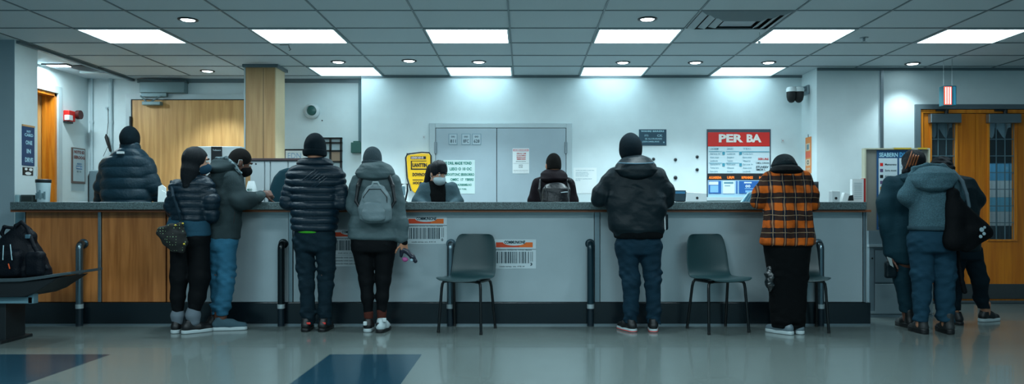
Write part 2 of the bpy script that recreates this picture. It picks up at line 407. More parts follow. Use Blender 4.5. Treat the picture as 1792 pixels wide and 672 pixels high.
# left alcove wall with a doorway
struct('wall_left', B().box(XL-.2, XL, 8.86, YBL, 0, CEIL).box(XL-.2, XL, 7.62, 8.86, 2.49, CEIL).box(XL-.2, XL, 7.3, 7.9, 0, 2.49), WALL)
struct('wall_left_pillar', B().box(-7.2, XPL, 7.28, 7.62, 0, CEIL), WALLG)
struct('wall_left_pillar_lit_side', B().box(XPL, XPL+.004, 7.28, 7.62, 0, CEIL-.002), WALL)  # thin lighter panel paints in the lit side of the shade-grey pillar
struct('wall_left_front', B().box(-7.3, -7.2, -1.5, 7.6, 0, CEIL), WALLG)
struct('wall_right_side', B().box(XR, XR+.15, YR+.15, YB+.4, 0, CEIL), WALL)
DX0, DX1 = X(1606, YR), X(1606, YR)+2*.93; DT = Z(192, YR)
struct('wall_right', B().box(XR, DX0-.03, YR, YR+.15, 0, CEIL).box(DX0-.03, DX1+.03, YR, YR+.15, DT+.03, CEIL).box(DX1+.03, 7.3, YR, YR+.15, 0, CEIL), WALL)
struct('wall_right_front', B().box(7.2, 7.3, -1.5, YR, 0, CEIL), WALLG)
# corridor behind the orange doors
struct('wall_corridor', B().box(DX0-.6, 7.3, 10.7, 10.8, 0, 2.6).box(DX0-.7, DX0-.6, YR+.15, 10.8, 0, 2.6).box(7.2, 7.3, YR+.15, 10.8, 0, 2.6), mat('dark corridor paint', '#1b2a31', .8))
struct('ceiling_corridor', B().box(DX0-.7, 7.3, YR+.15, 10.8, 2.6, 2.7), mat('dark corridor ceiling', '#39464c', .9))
# ceiling, grid bars coloured dark grey for the shadow gaps between tiles
struct('ceiling', B().box(-7.3, 7.3, -1.5, 9.6, CEIL, CEIL+.1), TILE)
gb = B(); gx = [-.135+.8*k for k in range(-6, 10)]; gy = [YB-.6*k for k in range(0, 18)]
for x in gx: gb.box(x-.007, x+.007, -1.5, YB if x < XR else YR, CEIL-.007, CEIL+.02)
for y in gy:
    gb.box(XG, XR if y > YR else 7.2, y-.006, y+.006, CEIL-.006, CEIL+.02)
struct('trim_1', gb, GRIDM)
struct('trim_2', B().box(XG-.04, XG, 7.3, YBL, CEIL-.03, CEIL).box(XG-.075, XG-.045, 7.3, YBL, CEIL-.018, CEIL), GRIDM)
struct('trim_3', B().box(-4.92, X(640, YBL), YBL-.02, YBL, CEIL-.05, CEIL).box(X(640, YBL), XR, YB-.02, YB, CEIL-.03, CEIL).box(XR, 7.2, YR-.02, YR, CEIL-.03, CEIL), GRIDM)
# vertical wall seams
struct('trim_4', B().box(X(1540, YR), X(1545, YR), YR-.02, YR, 0, CEIL-.02), STEEL)
# door 1: left doorway, casing, jamb, leaf
t = tag(B().box(XL-.02, XL+.012, 8.83, 8.90, 0, 2.55).box(XL-.02, XL+.012, 7.9, 8.83, 2.47, 2.55).box(XL-.02, XL+.012, 7.84, 7.91, 0, 2.55).build('door_1', FRAMEW), kind='structure')
B().box(XL-.16, XL-.01, 8.79, 8.84, 0, 2.47).box(XL-.16, XL-.01, 7.9, 8.84, 2.43, 2.47).build('door_jamb', JAMB, t)
B().box(XL-.13, XL-.09, 8.74, 8.79, 0, 2.43).build('door_stop', JAMB, t)
B().box(XL-.20, XL-.14, 7.92, 8.79, 0, 2.43, .003).build('door_leaf', WOODL, t)
# door 2: wide wooden door at the back left
y2 = YBL; dx0, dx1, dz = X(234, y2), X(448, y2), Z(176, y2)
t = tag(B().box(dx0-.08, dx0-.015, y2-.04, y2, 0, dz+.08).box(dx1+.015, dx1+.08, y2-.04, y2, 0, dz+.08).box(dx0-.015, dx1+.015, y2-.04, y2, dz+.012, dz+.08).build('door_2', FRAMEW), kind='structure')
B().box(dx0-.015, dx0, y2-.03, y2, 0, dz+.012).box(dx1, dx1+.015, y2-.03, y2, 0, dz+.012).box(dx0, dx1, y2-.03, y2, dz, dz+.012).build('door_gap', BLACK, t)
B().box(dx0, dx1, y2-.035, y2-.002, .01, dz, .003).build('door_leaf', WOODL, t)
for zz in (Z(213, y2), 1.1, .25): B().tube([(dx0-.012, y2-.055, zz-.06), (dx0-.012, y2-.055, zz+.06)], .014).build('hinge', DARKM, t)
# door 3: pale double doors in the centre
y3 = YB; a0, a1, a2, zt = X(763, y3), X(869.5, y3), X(990, y3), Z(225, y3); DGREY = mat('pale grey door paint', '#9fb0b8', .4)
t = tag(B().box(a0-.075, a0-.006, y3-.03, y3, 0, zt+.06, .004).box(a2+.006, a2+.075, y3-.03, y3, 0, zt+.06, .004).box(a0-.006, a2+.006, y3-.03, y3, zt+.006, zt+.06, .004).build('door_3', FRAMEW), kind='structure')
B().box(a0-.006, a2+.006, y3-.012, y3, .01, zt+.006).build('door_gap', BLACK, t)
B().box(a0, a1-.004, y3-.03, y3-.002, .012, zt, .003).build('door_leaf', DGREY, t); B().box(a1+.004, a2, y3-.03, y3-.002, .012, zt, .003).build('door_leaf', DGREY, t)
for xx in (a0, a2):
    for zz in (Z(259, y3), .3): B().tube([(xx, y3-.042, zz-.075), (xx, y3-.042, zz-.07), (xx, y3-.042, zz+.07), (xx, y3-.042, zz+.075)], [.006, .015, .015, .006]).box(xx-.02, xx+.02, y3-.034, y3-.028, zz-.065, zz+.065).build('hinge', STEEL, t)
struct('trim_5', B().box(X(751, y3), X(753, y3), y3-.012, y3, 0, Z(217, y3)).box(X(999, y3), X(1001, y3), y3-.012, y3, 0, Z(217, y3)).box(X(751, y3), X(1001, y3), y3-.012, y3, Z(217, y3), Z(215.5, y3)), FRAMEW)
# door 4: orange double doors on the right with glazed strips
fr = tag(B().box(DX0-.04, DX0+.02, YR-.03, YR+.1, 0, DT+.06).box(DX1-.02, DX1+.04, YR-.03, YR+.1, 0, DT+.06).box(DX0+.02, DX1-.02, YR-.03, YR+.1, DT+.005, DT+.06).build('door_4', mat('grey door surround', '#59696f', .5)), kind='structure')
B().box(DX0+.02, DX0+.06, YR-.01, YR+.09, 0, DT).box(DX1-.06, DX1-.02, YR-.01, YR+.09, 0, DT).box(DX0+.06, DX1-.06, YR-.01, YR+.09, DT-.04, DT).build('inner_frame', JAMB, fr)
GLASS = bpy.data.materials.new('window glass'); GLASS.use_nodes = True; gb_ = GLASS.node_tree.nodes['Principled BSDF']; gb_.inputs['Transmission Weight'].default_value = .92; gb_.inputs['Roughness'].default_value = .02; gb_.inputs['IOR'].default_value = 1.1; gb_.inputs['Base Color'].default_value = (.6, .8, .88, 1); gb_.inputs['Alpha'].default_value = .22; gb_.inputs['Specular IOR Level'].default_value = .3
MUNT = mat('muntin grey', '#55727c', .4)
zk0, zk1 = .04, Z(497, YR)
def orange_door(l, r, wl, wr):
    wb, wt = Z(419, YR), Z(214, YR)
    o = B().box(l, wl, YR+.01, YR+.055, .01, DT-.045).box(wr, r, YR+.01, YR+.055, .01, DT-.045).box(wl, wr, YR+.01, YR+.055, .01, wb).box(wl, wr, YR+.01, YR+.055, wt, DT-.045).build('door_leaf', ORANGE, fr)
    B().box(l+.02, r-.02, YR-.002, YR+.011, zk0, zk1, .002).build('kick_plate', mat('worn steel kick plate', '#4d5254', .4, .6, bump=.2, bs=30), o)
    b = B(); t_ = .018
    b.box(wl-t_, wl+.004, YR-.004, YR+.06, wb-t_, wt+t_).box(wr-.004, wr+t_, YR-.004, YR+.06, wb-t_, wt+t_).box(wl, wr, YR-.004, YR+.06, wb-t_, wb).box(wl, wr, YR-.004, YR+.06, wt, wt+t_); b.build('window_bead', JAMB, o)
    B().box(wl, wr, YR+.028, YR+.034, wb, wt).build('window_pane', GLASS, o)
    b = B()
    for i in (1, 2, 3): x = wl+(wr-wl)*(i/3-.02 if i < 3 else .985); b.box(x-.004, x+.004, YR+.018, YR+.026, wb, wt)
    for i in range(1, 7): zz = wb+(wt-wb)*i/7; b.box(wl, wr, YR+.018, YR+.026, zz-.005, zz+.005)
    b.build('muntins', MUNT, o)
    n = 26; pts = []; bm = bmesh.new(); prev = None; xa, xb = wl+.005, wr-.005
    for i in range(n+1):
        u = i/n; x = xa+(xb-xa)*u; y = YR+.075+.018*math.sin(u*math.pi*5); dp = .05+.13*abs(math.sin(u*math.pi*2+.2))**2.5
        cur = (bm.verts.new((x, y, wt)), bm.verts.new((x+.01*math.sin(u*9), y+.01, wt-dp)))
        if prev: bm.faces.new([prev[0], cur[0], cur[1], prev[1]])
        prev = cur
    bmesh.ops.solidify(bm, geom=bm.faces[:], thickness=.002)
    q = B(); q.bm.free(); q.bm = bm; q.build('gathered_drape', mat('sheer grey drape', '#7f9aa4', .6), o, smooth=60)
    # closer box
    cx0, cx1 = wl-.04, wr+.03
    k = B().box(cx0, cx1, YR-.065, YR+.005, Z(216, YR), Z(200, YR), .008).build('door_closer', STEEL, o)
    B().tube([((cx0+cx1)/2+.02, YR-.03, Z(201, YR)), ((cx0+cx1)/2+.02, YR-.03, Z(193, YR))], .022).box((cx0+cx1)/2-.1, (cx0+cx1)/2+.04, YR-.045, YR-.015, Z(195, YR), Z(192, YR)).build('closer_arm', DARKM, k)
    return o
m1 = X(1708, YR)
orange_door(DX0+.062, m1-.003, X(1630, YR), X(1673, YR)); orange_door(m1+.003, DX1-.062, X(1731, YR), X(1777, YR))
struct('trim_6', B().box(DX0-.06, DX1+.06, YR-.14, YR+.12, 0, .02, .005), mat('dark rubber threshold', '#39454a', .8, bump=.5, bs=200))
struct('baseboard_right', B().box(XR+.16, DX0-.04, YR-.015, YR, 0, .1), DARKM)
struct('baseboard_left', B().box(-7.2, XPL, 7.265, 7.28, 0, .1), DARKM)
# ---------------------------------------------------------------- ceiling fittings
EM = mat('lit fluorescent diffuser', LIGHT+(1,), .5, emis=PANEL_E); EMR = mat('dim lit diffuser', (.62, .88, .97, 1), .5, emis=REAR_E); EMD = mat('lit downlight lens', LIGHT+(1,), .5, emis=DISC_E)
def panel(x0, y0, label, em, group, glow=False):
    x1, y1 = x0+.8, y0+.6; t = thing('ceiling_light', label, 'ceiling light', ((x0+x1)/2, (y0+y1)/2, CEIL-.012), group)
    g = .012; f = .028
    B().box(x0+g, x0+f, y0+g, y1-g, CEIL-.012, CEIL).box(x1-f, x1-g, y0+g, y1-g, CEIL-.012, CEIL).box(x0+f, x1-f, y0+g, y0+f, CEIL-.012, CEIL).box(x0+f, x1-f, y1-f, y1-g, CEIL-.012, CEIL).build('frame', FRAMEW, t)
    B().box(x0+f, x1-f, y0+f, y1-f, CEIL-.006, CEIL-.001).build('diffuser', em, t)
    if glow: B().tube([((x0+x1)/2-.16, (y0+y1)/2, CEIL-.012), ((x0+x1)/2+.16, (y0+y1)/2, CEIL-.012)], .03).build('bulb_glow', EM, t)
where = ['far left', 'second from the left', 'third from the left', 'third from the right', 'second from the right', 'far right']
for i, k in enumerate((-5, -3, -1, 1, 3, 5)):
    panel(-.135+.8*k, YB-.6*4, 'bright white ceiling panel light in the near row, %s' % where[i], EM, 'near row of ceiling panel lights')
for i, k in enumerate((-3, -1, 1, 3)):
    panel(-.135+.8*k, YB-.6, 'dimmer pale ceiling panel light against the back wall, %s' % ['leftmost', 'second from left', 'third from left', 'rightmost'][i], EMR, 'rear row of ceiling panel lights', True)
def downlight(px, py, label):
    Yd = F*(CEIL-EYE)/(VY-py); x = X(px, Yd); t = thing('downlight', label, 'downlight', (x, Yd, CEIL-.01), 'round recessed downlights')
    B().lathe((x, Yd, CEIL), [(.085, 0), (.085, -.006), (.07, -.012), (.06, -.006), (.06, 0)], 32).build('trim_ring', DARKM, t, True)
    B().lathe((x, Yd, CEIL), [(.0605, -.001), (.055, -.009), (.03, -.012)], 32).build('lens', EMD, t, True)
    l = bpy.data.lights.new('lamp', 'SPOT'); l.energy = SPOT_W*(.4 if px == 1597 else 1); l.color = LIGHT; l.spot_size = math.radians(100); l.spot_blend = .7; l.shadow_soft_size = .05
    o = bpy.data.objects.new('lamp', l); link(o, t); o.location = (0, 0, -.03)
for px, py, lb in ((329, 34, 'round downlight nearest the camera on the left, right of the first bright panel'), (1133, 33, 'round downlight above the third bright panel from the right'), (363, 124, 'round downlight near the wooden column top'),
                   (592, 108, 'round downlight above the leftmost rear panel light'), (716, 106, 'round downlight between the two left rear panel lights'), (838, 108, 'round downlight above the rear panel light over the double doors'),
                   (1090, 109, 'round downlight above the third rear panel light'), (1217, 109, 'round downlight left of the rightmost rear panel light'), (1345, 109, 'round downlight above the rightmost rear panel light'), (1597, 111, 'round downlight in front of the orange doors')): downlight(px, py, lb)
# diffuser vent
vx, vy = -.135+1.6, YB-.6*5; vt = thing('air_vent', 'square stepped ceiling air vent beside the second bright panel from the right', 'ceiling vent', (vx+.4, vy+.3, CEIL-.02))
VM = mat('vent metal', '#8b989d', .5, .2)
B().box(vx+.015, vx+.785, vy+.015, vy+.585, CEIL-.004, CEIL-.001).build('backing', BLACK, vt)
for i, (g, dz) in enumerate(((.02, .004), (.1, .016), (.18, .024))):
    b = B(); w_ = .055; x0, x1, y0, y1 = vx+g, vx+.8-g, vy+g*.75, vy+.6-g*.75
    for sx in (0, 1):
        for (p, q, c, d) in (((x0, y0), (x1, y0), (x1-w_, y0+w_*.75), (x0+w_, y0+w_*.75)), ((x1, y1), (x0, y1), (x0+w_, y1-w_*.75), (x1-w_, y1-w_*.75)), ((x0, y1), (x0, y0), (x0+w_, y0+w_*.75), (x0+w_, y1-w_*.75)), ((x1, y0), (x1, y1), (x1-w_, y1-w_*.75), (x1-w_, y0+w_*.75))):
            if sx: continue
            b.quad((*p, CEIL-dz), (*q, CEIL-dz), (*c, CEIL-dz-.022), (*d, CEIL-dz-.022))
    bmesh.ops.remove_doubles(b.bm, verts=b.bm.verts[:], dist=1e-5); bmesh.ops.solidify(b.bm, geom=b.bm.faces[:], thickness=.002)
    b.build('louvre_ring', VM, vt)
B().box(vx+.26, vx+.54, vy+.2, vy+.4, CEIL-.036, CEIL-.033).build('centre_plate', VM, vt)
# alcove light and open hatch
Ya = 8.5; t = thing('alcove_light', 'slim white surface light on the smooth ceiling by the left doorway', 'ceiling light', (X(100, Ya), Ya, CEIL-.02))
B().box(X(76, Ya), X(122, Ya), Ya-.05, Ya+.05, CEIL-.018, CEIL, .006).build('housing', DARKM, t); B().box(X(86, Ya), X(120, Ya), Ya-.045, Ya+.045, CEIL-.022, CEIL-.0175).build('lens', EMD, t)
l = bpy.data.lights.new('lamp', 'AREA'); l.shape = 'RECTANGLE'; l.size = .3; l.size_y = .1; l.energy = 8; l.color = LIGHT; o = bpy.data.objects.new('lamp', l); link(o, t); o.location = (0, 0, -.01)
Yh = 8.75; t = thing('ceiling_hatch', 'open dark ceiling vent with a white edge left of the tile grid', 'ceiling vent', (X(155, Yh), Yh, CEIL-.02))
B().lathe((X(158, Yh), Yh-.05, CEIL), [(.17, 0), (.17, -.012), (.14, -.02), (.03, -.022)], 24).build('vent_grille', DARKM, t, True); B().box(X(126, Yh), X(172, Yh), Yh+.14, Yh+.2, CEIL-.03, CEIL, .005).build('vent_edge', WHITE, t)
def ceil_pt(px, py): Yd = F*(CEIL-EYE)/(VY-py); return X(px, Yd), Yd
cx, cy = ceil_pt(1512, 66); t = thing('sprinkler', 'small ceiling sprinkler head right of the second bright panel from the right', 'sprinkler', (cx, cy, CEIL-.05))
B().lathe((cx, cy, CEIL), [(.04, 0), (.04, -.006), (.012, -.012), (.012, -.03), (.006, -.035)], 20).build('body', STEEL, t, True); B().lathe((cx, cy, CEIL), [(.02, -.042), (.028, -.04), (.01, -.034), (.005, -.034)], 16).build('deflector', STEEL, t, True)
cx, cy = ceil_pt(1329, 56); t = thing('ceiling_chain', 'short beaded pull chain hanging beside the air vent', 'chain', (cx, cy, CEIL-.09))
b = B()
for i in range(7): b.lathe((cx+.004*math.sin(i), cy, CEIL-.008-.011*i), [(.001, .005), (.005, 0), (.001, -.005)], 8)
b.build('bead_chain', STEEL, t, True); B().lathe((cx, cy, CEIL-.095), [(.002, .012), (.013, .008), (.016, 0), (.013, -.008), (.002, -.012)], 14).build('pull_ball', WHITE, t, True)
cx, cy = ceil_pt(500, 78); t = B().tube([(cx-.06, cy, CEIL-.002), (cx+.03, cy, CEIL-.002), (cx+.035, cy, CEIL-.03), (cx+.05, cy, CEIL-.05), (cx+.035, cy, CEIL-.06)], .004).build('ceiling_hook', DARKM); tag(t, 'small dark wire hook on the ceiling near the second bright panel', 'hook')
# hanging sign near the orange doors
hx, hy = X(1658, 8.2), 8.2; t = thing('hanging_sign', 'small lit sign with red and blue stripes hanging before the orange doors', 'sign', (hx, hy, Z(187, hy)))
B().box(X(1647, hy), X(1670, hy), hy-.045, hy+.045, Z(186, hy), Z(151, hy), .006).build('sign_case', mat('teal sign case', '#2c6b78', .5), t)
B().box(X(1648, hy), X(1661, hy), hy-.048, hy-.044, Z(184, hy), Z(153, hy)).build('lit_red_face', mat('lit red sign face', '#ff4a30', .5, emis=1.0), t)
b = B()
for p in (1650, 1654, 1658): b.box(X(p, hy), X(p+1.6, hy), hy-.05, hy-.0475, Z(183, hy), Z(154, hy))
b.build('lettering', mat('lit pale lettering', '#bfe4ee', .5, emis=.9), t)
B().box(X(1664, hy), X(1668, hy), hy-.049, hy-.044, Z(184, hy), Z(153, hy)).build('blue_stripe', mat('sign blue', '#3f9fc0', .5), t)
for p in (1651, 1666): B().tube([(X(p, hy), hy, Z(151, hy)), (X(p, hy), hy, CEIL)], .002, 6).build('hanging_wire', STEEL, t)
# ---------------------------------------------------------------- counter
YC = 7.0; CT = Z(353.5, 6.85); CB = Z(367, 6.85); CW = YC+.36
GRAN = mat('speckled grey granite', '#586a6c', .35, var=1.6, vs=170, vlo=.25, bump=.1, bs=200); PAN = mat('satin grey laminate panel', '#a3b1b6', .28, .25, bump=.03, bs=3, spec=.6)
cl, cr_ = X(44, YC), X(1515, YC); pb = Z(528.5, YC)
t = B().box(X(17, 6.85), X(1517, 6.85), 6.85, YC+.42, CB, CT, .006).build('countertop', GRAN); tag(t, 'long speckled grey granite worktop running the length of the service counter', 'countertop')
sc = thing('service_counter', 'long service counter with wood panels on the left and grey panels', 'counter', ((cl+cr_)/2, YC+.2, 0))
B().box(cl, cr_, YC+.03, CW, .05, CB-.03).build('carcass', DARKM, sc)
B().box(X(20, 6.9), cr_+.0, 6.885, YC+.38, CB-.022, CB, .003).build('edge_strip', wood('reddish wood edge', '#6b3a1e', '#8a4c28', .4, 0), sc)
def seg(a, b_, m, nm, th=.0): B().box(X(a, YC)+.002, X(b_, YC)-.002, YC-th, YC+.04, pb, CB-.02, .003).build(nm, m, sc)
seg(45, 172, WOODK, 'wood_panel'); seg(178, 290, WOODK, 'wood_panel'); seg(292, 300, WOODK, 'wood_panel')
seg(300, 505, PAN, 'grey_panel'); seg(513, 1040, PAN, 'grey_panel'); seg(1050, 1510, PAN, 'grey_panel')
for a, b_ in ((172, 178), (505, 513), (1040, 1050), (1510, 1515)): seg(a, b_, STEEL, 'divider_strip', .012)
B().box(cr_, cr_+.012, YC, CW, .05, CB-.02).build('end_panel', PAN, sc); B().box(cl-.012, cl, YC, CW, .05, CB-.02).build('end_panel', STEEL, sc)
B().box(cl-.02, X(1522, YC), YC-.018, CW+.01, .0, pb-.004, .003).build('kick_plate', mat('dark glossy kick plate', '#0c181e', .25, bump=.25, bs=4), sc)
B().box(cl-.02, X(1522, YC), YC-.022, YC-.017, .0, .014).build('floor_seal', STEEL, sc)
B().box(X(26, 7.1), X(44, 7.1), 7.1, 7.24, 0, CB-.022, .005).build('support_post', mat('blue grey post', '#5b7f8a', .5), sc)
# bollards
BT = mat('dark chromed tube', '#62747c', .25, .85); BTD = mat('matt dark sleeve', '#0f2029', .4, .2)
def bollard(px, label, m, flip=1):
    y = 6.93; x = X(px, y); t = thing('floor_bollard', label, 'bollard', (x, y, 0), 'tube bollards along the counter front'); h = Z(426, y)
    path = [(x, y, .19), (x, y, h-.055)]+[(x, y+.03*(1-math.cos(a)), h-.055+.05*math.sin(a)) for a in (.4, .8, 1.2, math.pi/2)]+[(x, YC-.004, h-.005)]
    B().tube(path, .032, 20).build('tube', m, t, 50)
    B().tube([(x, YC-.012, h-.005), (x, YC, h-.005)], .045, 20).build('wall_flange', m, t, 30)
    B().tube([(x, y, 0), (x, y, .19)], .031, 20).build('sleeve', BTD, t, 40); B().tube([(x, y, .165), (x, y, .205)], .0345, 20).build('band', mat('pale metal band', '#a9b8bc', .35, .4), t, 40)
BD = mat('black tube', '#101a1f', .22, .4)
for px, lb, m in ((139, 'steel tube bollard in front of the wood panels', BT), (492, 'black tube bollard left of the man in navy puffer jacket', BD), (788, 'chrome tube bollard behind the left chair', BT), (1033.5, 'dark teal tube bollard left of the man in jeans and black jacket', mat('dark teal tube', '#15303a', .3, .3)), (1436, 'slim tube bollard behind the partly hidden chair', BT)): bollard(px, lb, m)
# barcode notices stuck on the counter front
INK = mat('dark teal ink', '#16323c', .8); INKR = mat('red ink', '#c23a35', .8); OR = mat('orange red print', '#c9411c', .7); ORP = mat('orange print', '#d8641e', .7); LBL = mat('pale label film', '#bccbd0', .45)
def barcode(x0, y0, x1, y1, label, cut=False, cat='label', dig='0'):
    fr_ = wallframe(x0, y0, x1, y1, YC-.001); o = sheet('barcode_label', label, cat, fr_, LBL, .002, 'barcode labels on the counter front'); p = Print(fr_, o)
    p.rect(.04, .1, .92, .27, OR, .003, 'header_band'); p.rect(.6, .1, .92, .27, ORP, .0034, 'header_band')
    bm_ = p._b('header_oval', LBL); n = 20; c = [fr_(.48+.27*math.cos(math.pi*i/n), .1+.11*math.sin(math.pi*i/n), .0042) for i in range(n+1)]; bm_.bm.faces.new([bm_.bm.verts.new(v) for v in c])
    p.text(.24, .04, .74, .15, 'COMMUNIONE', INK, .006, .03); p.rect(.0, .33, 1, .345, INK, .003, 'rule_line'); p.text(.04, .34, .9, .38, 'commnone serdoe ma rolmen desone', INK, .004)
    random.seed(int(x0)); u = .06
    while u < .84:
        w_ = random.choice((.006, .01, .018, .026)); p.rect(u, .42, u+w_, .82, INK, .003, 'bars'); u += w_+random.choice((.008, .012, .02))
    for u in (.87, .91): p.rect(u, .42, u+.012, .76, INK, .003, 'bars')
    p.text(.86, .80, .91, .9, dig, INK, .004, .03); p.text(.12, .9, .72, .95, 'onedo sernca  oro  4 93 14', INK, .004); p.done()
barcode(712, 378, 782, 427, 'barcode label with orange header right of the woman in grey parka')
barcode(865, 419, 938, 470, 'barcode label with orange header right of the left chair', dig='3')
barcode(584, 402, 645, 446, 'barcode label partly hidden between two standing customers')
fr_ = wallframe(584, 447, 640, 466, YC-.001); o = sheet('info_label', 'pale text label below the partly hidden barcode label', 'label', fr_, LBL, .002); p = Print(fr_, o)
for i in range(3): p.text(.05, .12+.28*i, .8, .26+.28*i, 'somenda ronet casio menro', INK)
p.done()
# ---------------------------------------------------------------- chairs
SHELL = mat('dark green chair plastic', '#173539', .4, bump=.06, bs=300); LEGM = mat('black chair legs', '#0a1114', .35, .3)
def chair(px, y, ang, label, kx=1):
    """local frame: seat centre at the origin, facing -Y, then turned by ang"""
    t = thing('visitor_chair', label, 'chair', (X(px, y), y, 0), 'dark green shell chairs', ang)
    def lb(b, name, m, sm=True):
        me_o = b.build(name, m, None, sm, org=(0, 0, 0)); me_o.parent = t; me_o.location = (0, 0, 0); return me_o
    n, mm = 26, 14; sh = B(); prof = []
    # side profile (y, z): front edge, seat, curve, back top
    ctrl = [(-.235, .455), (-.225, .474), (-.19, .482), (-.08, .474), (.04, .466), (.12, .470), (.165, .492), (.19, .54), (.205, .62), (.222, .72), (.238, .82), (.243, .856), (.244, .862)]
    wid = [.17, .205, .222, .226, .224, .220, .218, .216, .216, .210, .190, .165, .13]
    def sheetp(off):
        rows = []
        for i in range(len(ctrl)):
            y_, z_ = ctrl[i]; a = ctrl[max(i-1, 0)]; c = ctrl[min(i+1, len(ctrl)-1)]; ty, tz = c[0]-a[0], c[1]-a[1]; L_ = math.hypot(ty, tz); ny, nz = tz/L_, -ty/L_
            row = []
            for j in range(mm+1):
                u = j/mm*2-1; curve = .028*u*u if i > 4 else -.012*u*u*(-1); yy = y_-(curve if i > 5 else 0)+ny*off; zz = z_+(.014*u*u if i <= 5 else 0)+nz*off; row.append(sh.bm.verts.new((wid[i]*u, yy, zz)))
            rows.append(row)
        return rows
    A, C = sheetp(0), sheetp(.012)
    for rw, fl in ((A, 0), (C, 1)):
        for i in range(len(rw)-1):
            for j in range(mm): sh.bm.faces.new([rw[i][j], rw[i][j+1], rw[i+1][j+1], rw[i+1][j]])
    for i in range(len(A)-1):
        for j in (0, mm): sh.bm.faces.new([A[i][j], A[i+1][j], C[i+1][j], C[i][j]])
    for i in (0, len(A)-1):
        for j in range(mm): sh.bm.faces.new([A[i][j], A[i][j+1], C[i][j+1], C[i][j]])
    seat = [A, C]
    o = lb(sh, 'seat_shell', SHELL); sd = o.modifiers.new('s', 'SUBSURF'); sd.levels = 1; sd.render_levels = 1
    lb(B().tube([(-.17, -.13, .452), (.17, -.13, .452)], .011, 10).tube([(-.17, .12, .45), (.17, .12, .45)], .011, 10).tube([(-.17, -.13, .452), (-.17, .12, .45)], .011, 10).tube([(.17, -.13, .452), (.17, .12, .45)], .011, 10), 'under_frame', LEGM)
    for sx in (-1, 1):
        for yy, fy in ((-.13, -.175), (.12, .20)):
            l = lb(B().tube([(sx*.13, yy, .452), (sx*.165, yy+(fy-yy)*.05, .448), (sx*.178, yy+(fy-yy)*.12, .43), (sx*.183, yy+(fy-yy)*.25, .39), (sx*.20, fy, .012)], .0128, 10), 'leg', LEGM)
            f = B().lathe((sx*.20, fy, 0), [(.013, 0), (.015, .004), (.014, .02), (.011, .022)], 12).build('foot_cap', BLACK, None, True, org=(0, 0, 0)); f.parent = l
    return t
chair(817, 6.67, math.radians(-17), 'dark green shell chair right of the chrome bollard, turned to the left')
chair(1257, 6.67, math.radians(17), 'dark green shell chair left of the person in plaid, turned to the right')
chair(1400, 6.72, math.radians(-6), 'dark green shell chair half hidden behind the person in plaid')
# ---------------------------------------------------------------- bench at the left edge
yb0, yb1 = 5.95, 6.4; t = thing('waiting_bench', 'dark metal waiting bench with upturned end at the left edge', 'bench', (-4.9, 6.2, 0)); k = lambda px, py: (X(px, yb0), 0, Z(py, yb0))
top_ = [k(-160, 487), k(0, 487.5), k(36, 487), k(80, 482), k(124, 475.5)]; bot = [k(124, 480), k(82, 487), k(38, 493), k(0, 494), k(-160, 494)]
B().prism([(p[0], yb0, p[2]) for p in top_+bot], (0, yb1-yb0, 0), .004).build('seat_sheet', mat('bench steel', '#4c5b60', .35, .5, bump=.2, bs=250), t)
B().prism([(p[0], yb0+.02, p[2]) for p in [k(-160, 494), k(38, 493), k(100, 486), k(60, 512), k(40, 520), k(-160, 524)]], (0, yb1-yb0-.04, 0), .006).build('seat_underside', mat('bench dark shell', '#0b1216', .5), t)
B().box(X(-150, yb0), X(48, yb0), yb0+.06, yb0+.12, Z(533, yb0), Z(521, yb0), .004).box(X(40, yb0), X(50, yb0), yb0+.06, yb0+.12, Z(533, yb0), Z(505, yb0), .003).build('beam', mat('blue grey post', '#5b7f8a', .5), t)
for px in (-120, -12): B().box(X(px, yb0)-.03, X(px, yb0)+.03, yb0+.1, yb0+.34, .02, Z(522, yb0), .004).box(X(px, yb0)-.04, X(px, yb0)+.04, yb0+.03, yb0+.42, 0, .025, .004).build('leg', DARKM, t)
# backpack on the bench
def P0(px, py, y): return np.array(at(px, py, y))
BPM = mat('navy black nylon', '#070d14', .55, bump=.4, bs=90, sheen=.1); yk = 6.12; s_ = yk/F
q = SDF(); q.loft([(Z(a, yk), X((l+r)/2, yk), yk, (r-l)/2*s_, ry) for a, l, r, ry in ((487, -22, 86, .14), (470, -22, 85, .15), (450, -16, 76, .14), (430, -8, 66, .12), (418, 4, 60, .10), (402, 22, 53, .07), (392, 28, 46, .045))], .03, rnd=.035); q.box(P0(20, 462, yk-.13), (.085, .05, .105), .035, .02); q.box(P0(63, 462, yk-.12), (.07, .05, .10), .035, .02); q.cone(P0(35, 405, yk), P0(50, 415, yk-.02), .045, .06, .03)
q.plane((0, 0, Z(487, yb0)+.0), (0, 0, -1)); q.disp = folds(.006, 30, 4); bp = q.mesh('backpack', BPM, None, .007); tag(bp, 'bulky navy black backpack sitting on the waiting bench', 'backpack')
SDF().chain([(P0(12, 425, yk-.05), .012), (P0(3, 408, yk-.06), .014), (P0(8, 397, yk-.06), .014), (P0(22, 399, yk-.05), .013), (P0(25, 412, yk-.05), .012)], .01).mesh('strap_loop', BPM, bp, .005)
SDF().chain([(P0(22, 415, yk-.06), .012), (P0(28, 395, yk-.06), .015), (P0(38, 389, yk-.05), .015), (P0(47, 398, yk-.06), .014), (P0(60, 432, yk-.09), .016), (P0(82, 470, yk-.1), .014)], .01).mesh('shoulder_strap', BPM, bp, .005)
SDF().chain([(P0(6, 430, yk-.17), .004), (P0(5, 455, yk-.19), .004)], 0).chain([(P0(18, 428, yk-.16), .004), (P0(21, 455, yk-.19), .004)], 0).mesh('zip', mat('pale zip', '#8fb0b8', .4, .3), bp, .003)
SDF().chain([(P0(15, 462, yk-.19), .005), (P0(17, 470, yk-.19), .005)], 0).mesh('zip_pull', mat('orange zip pull', '#d1501c', .6), bp, .003)
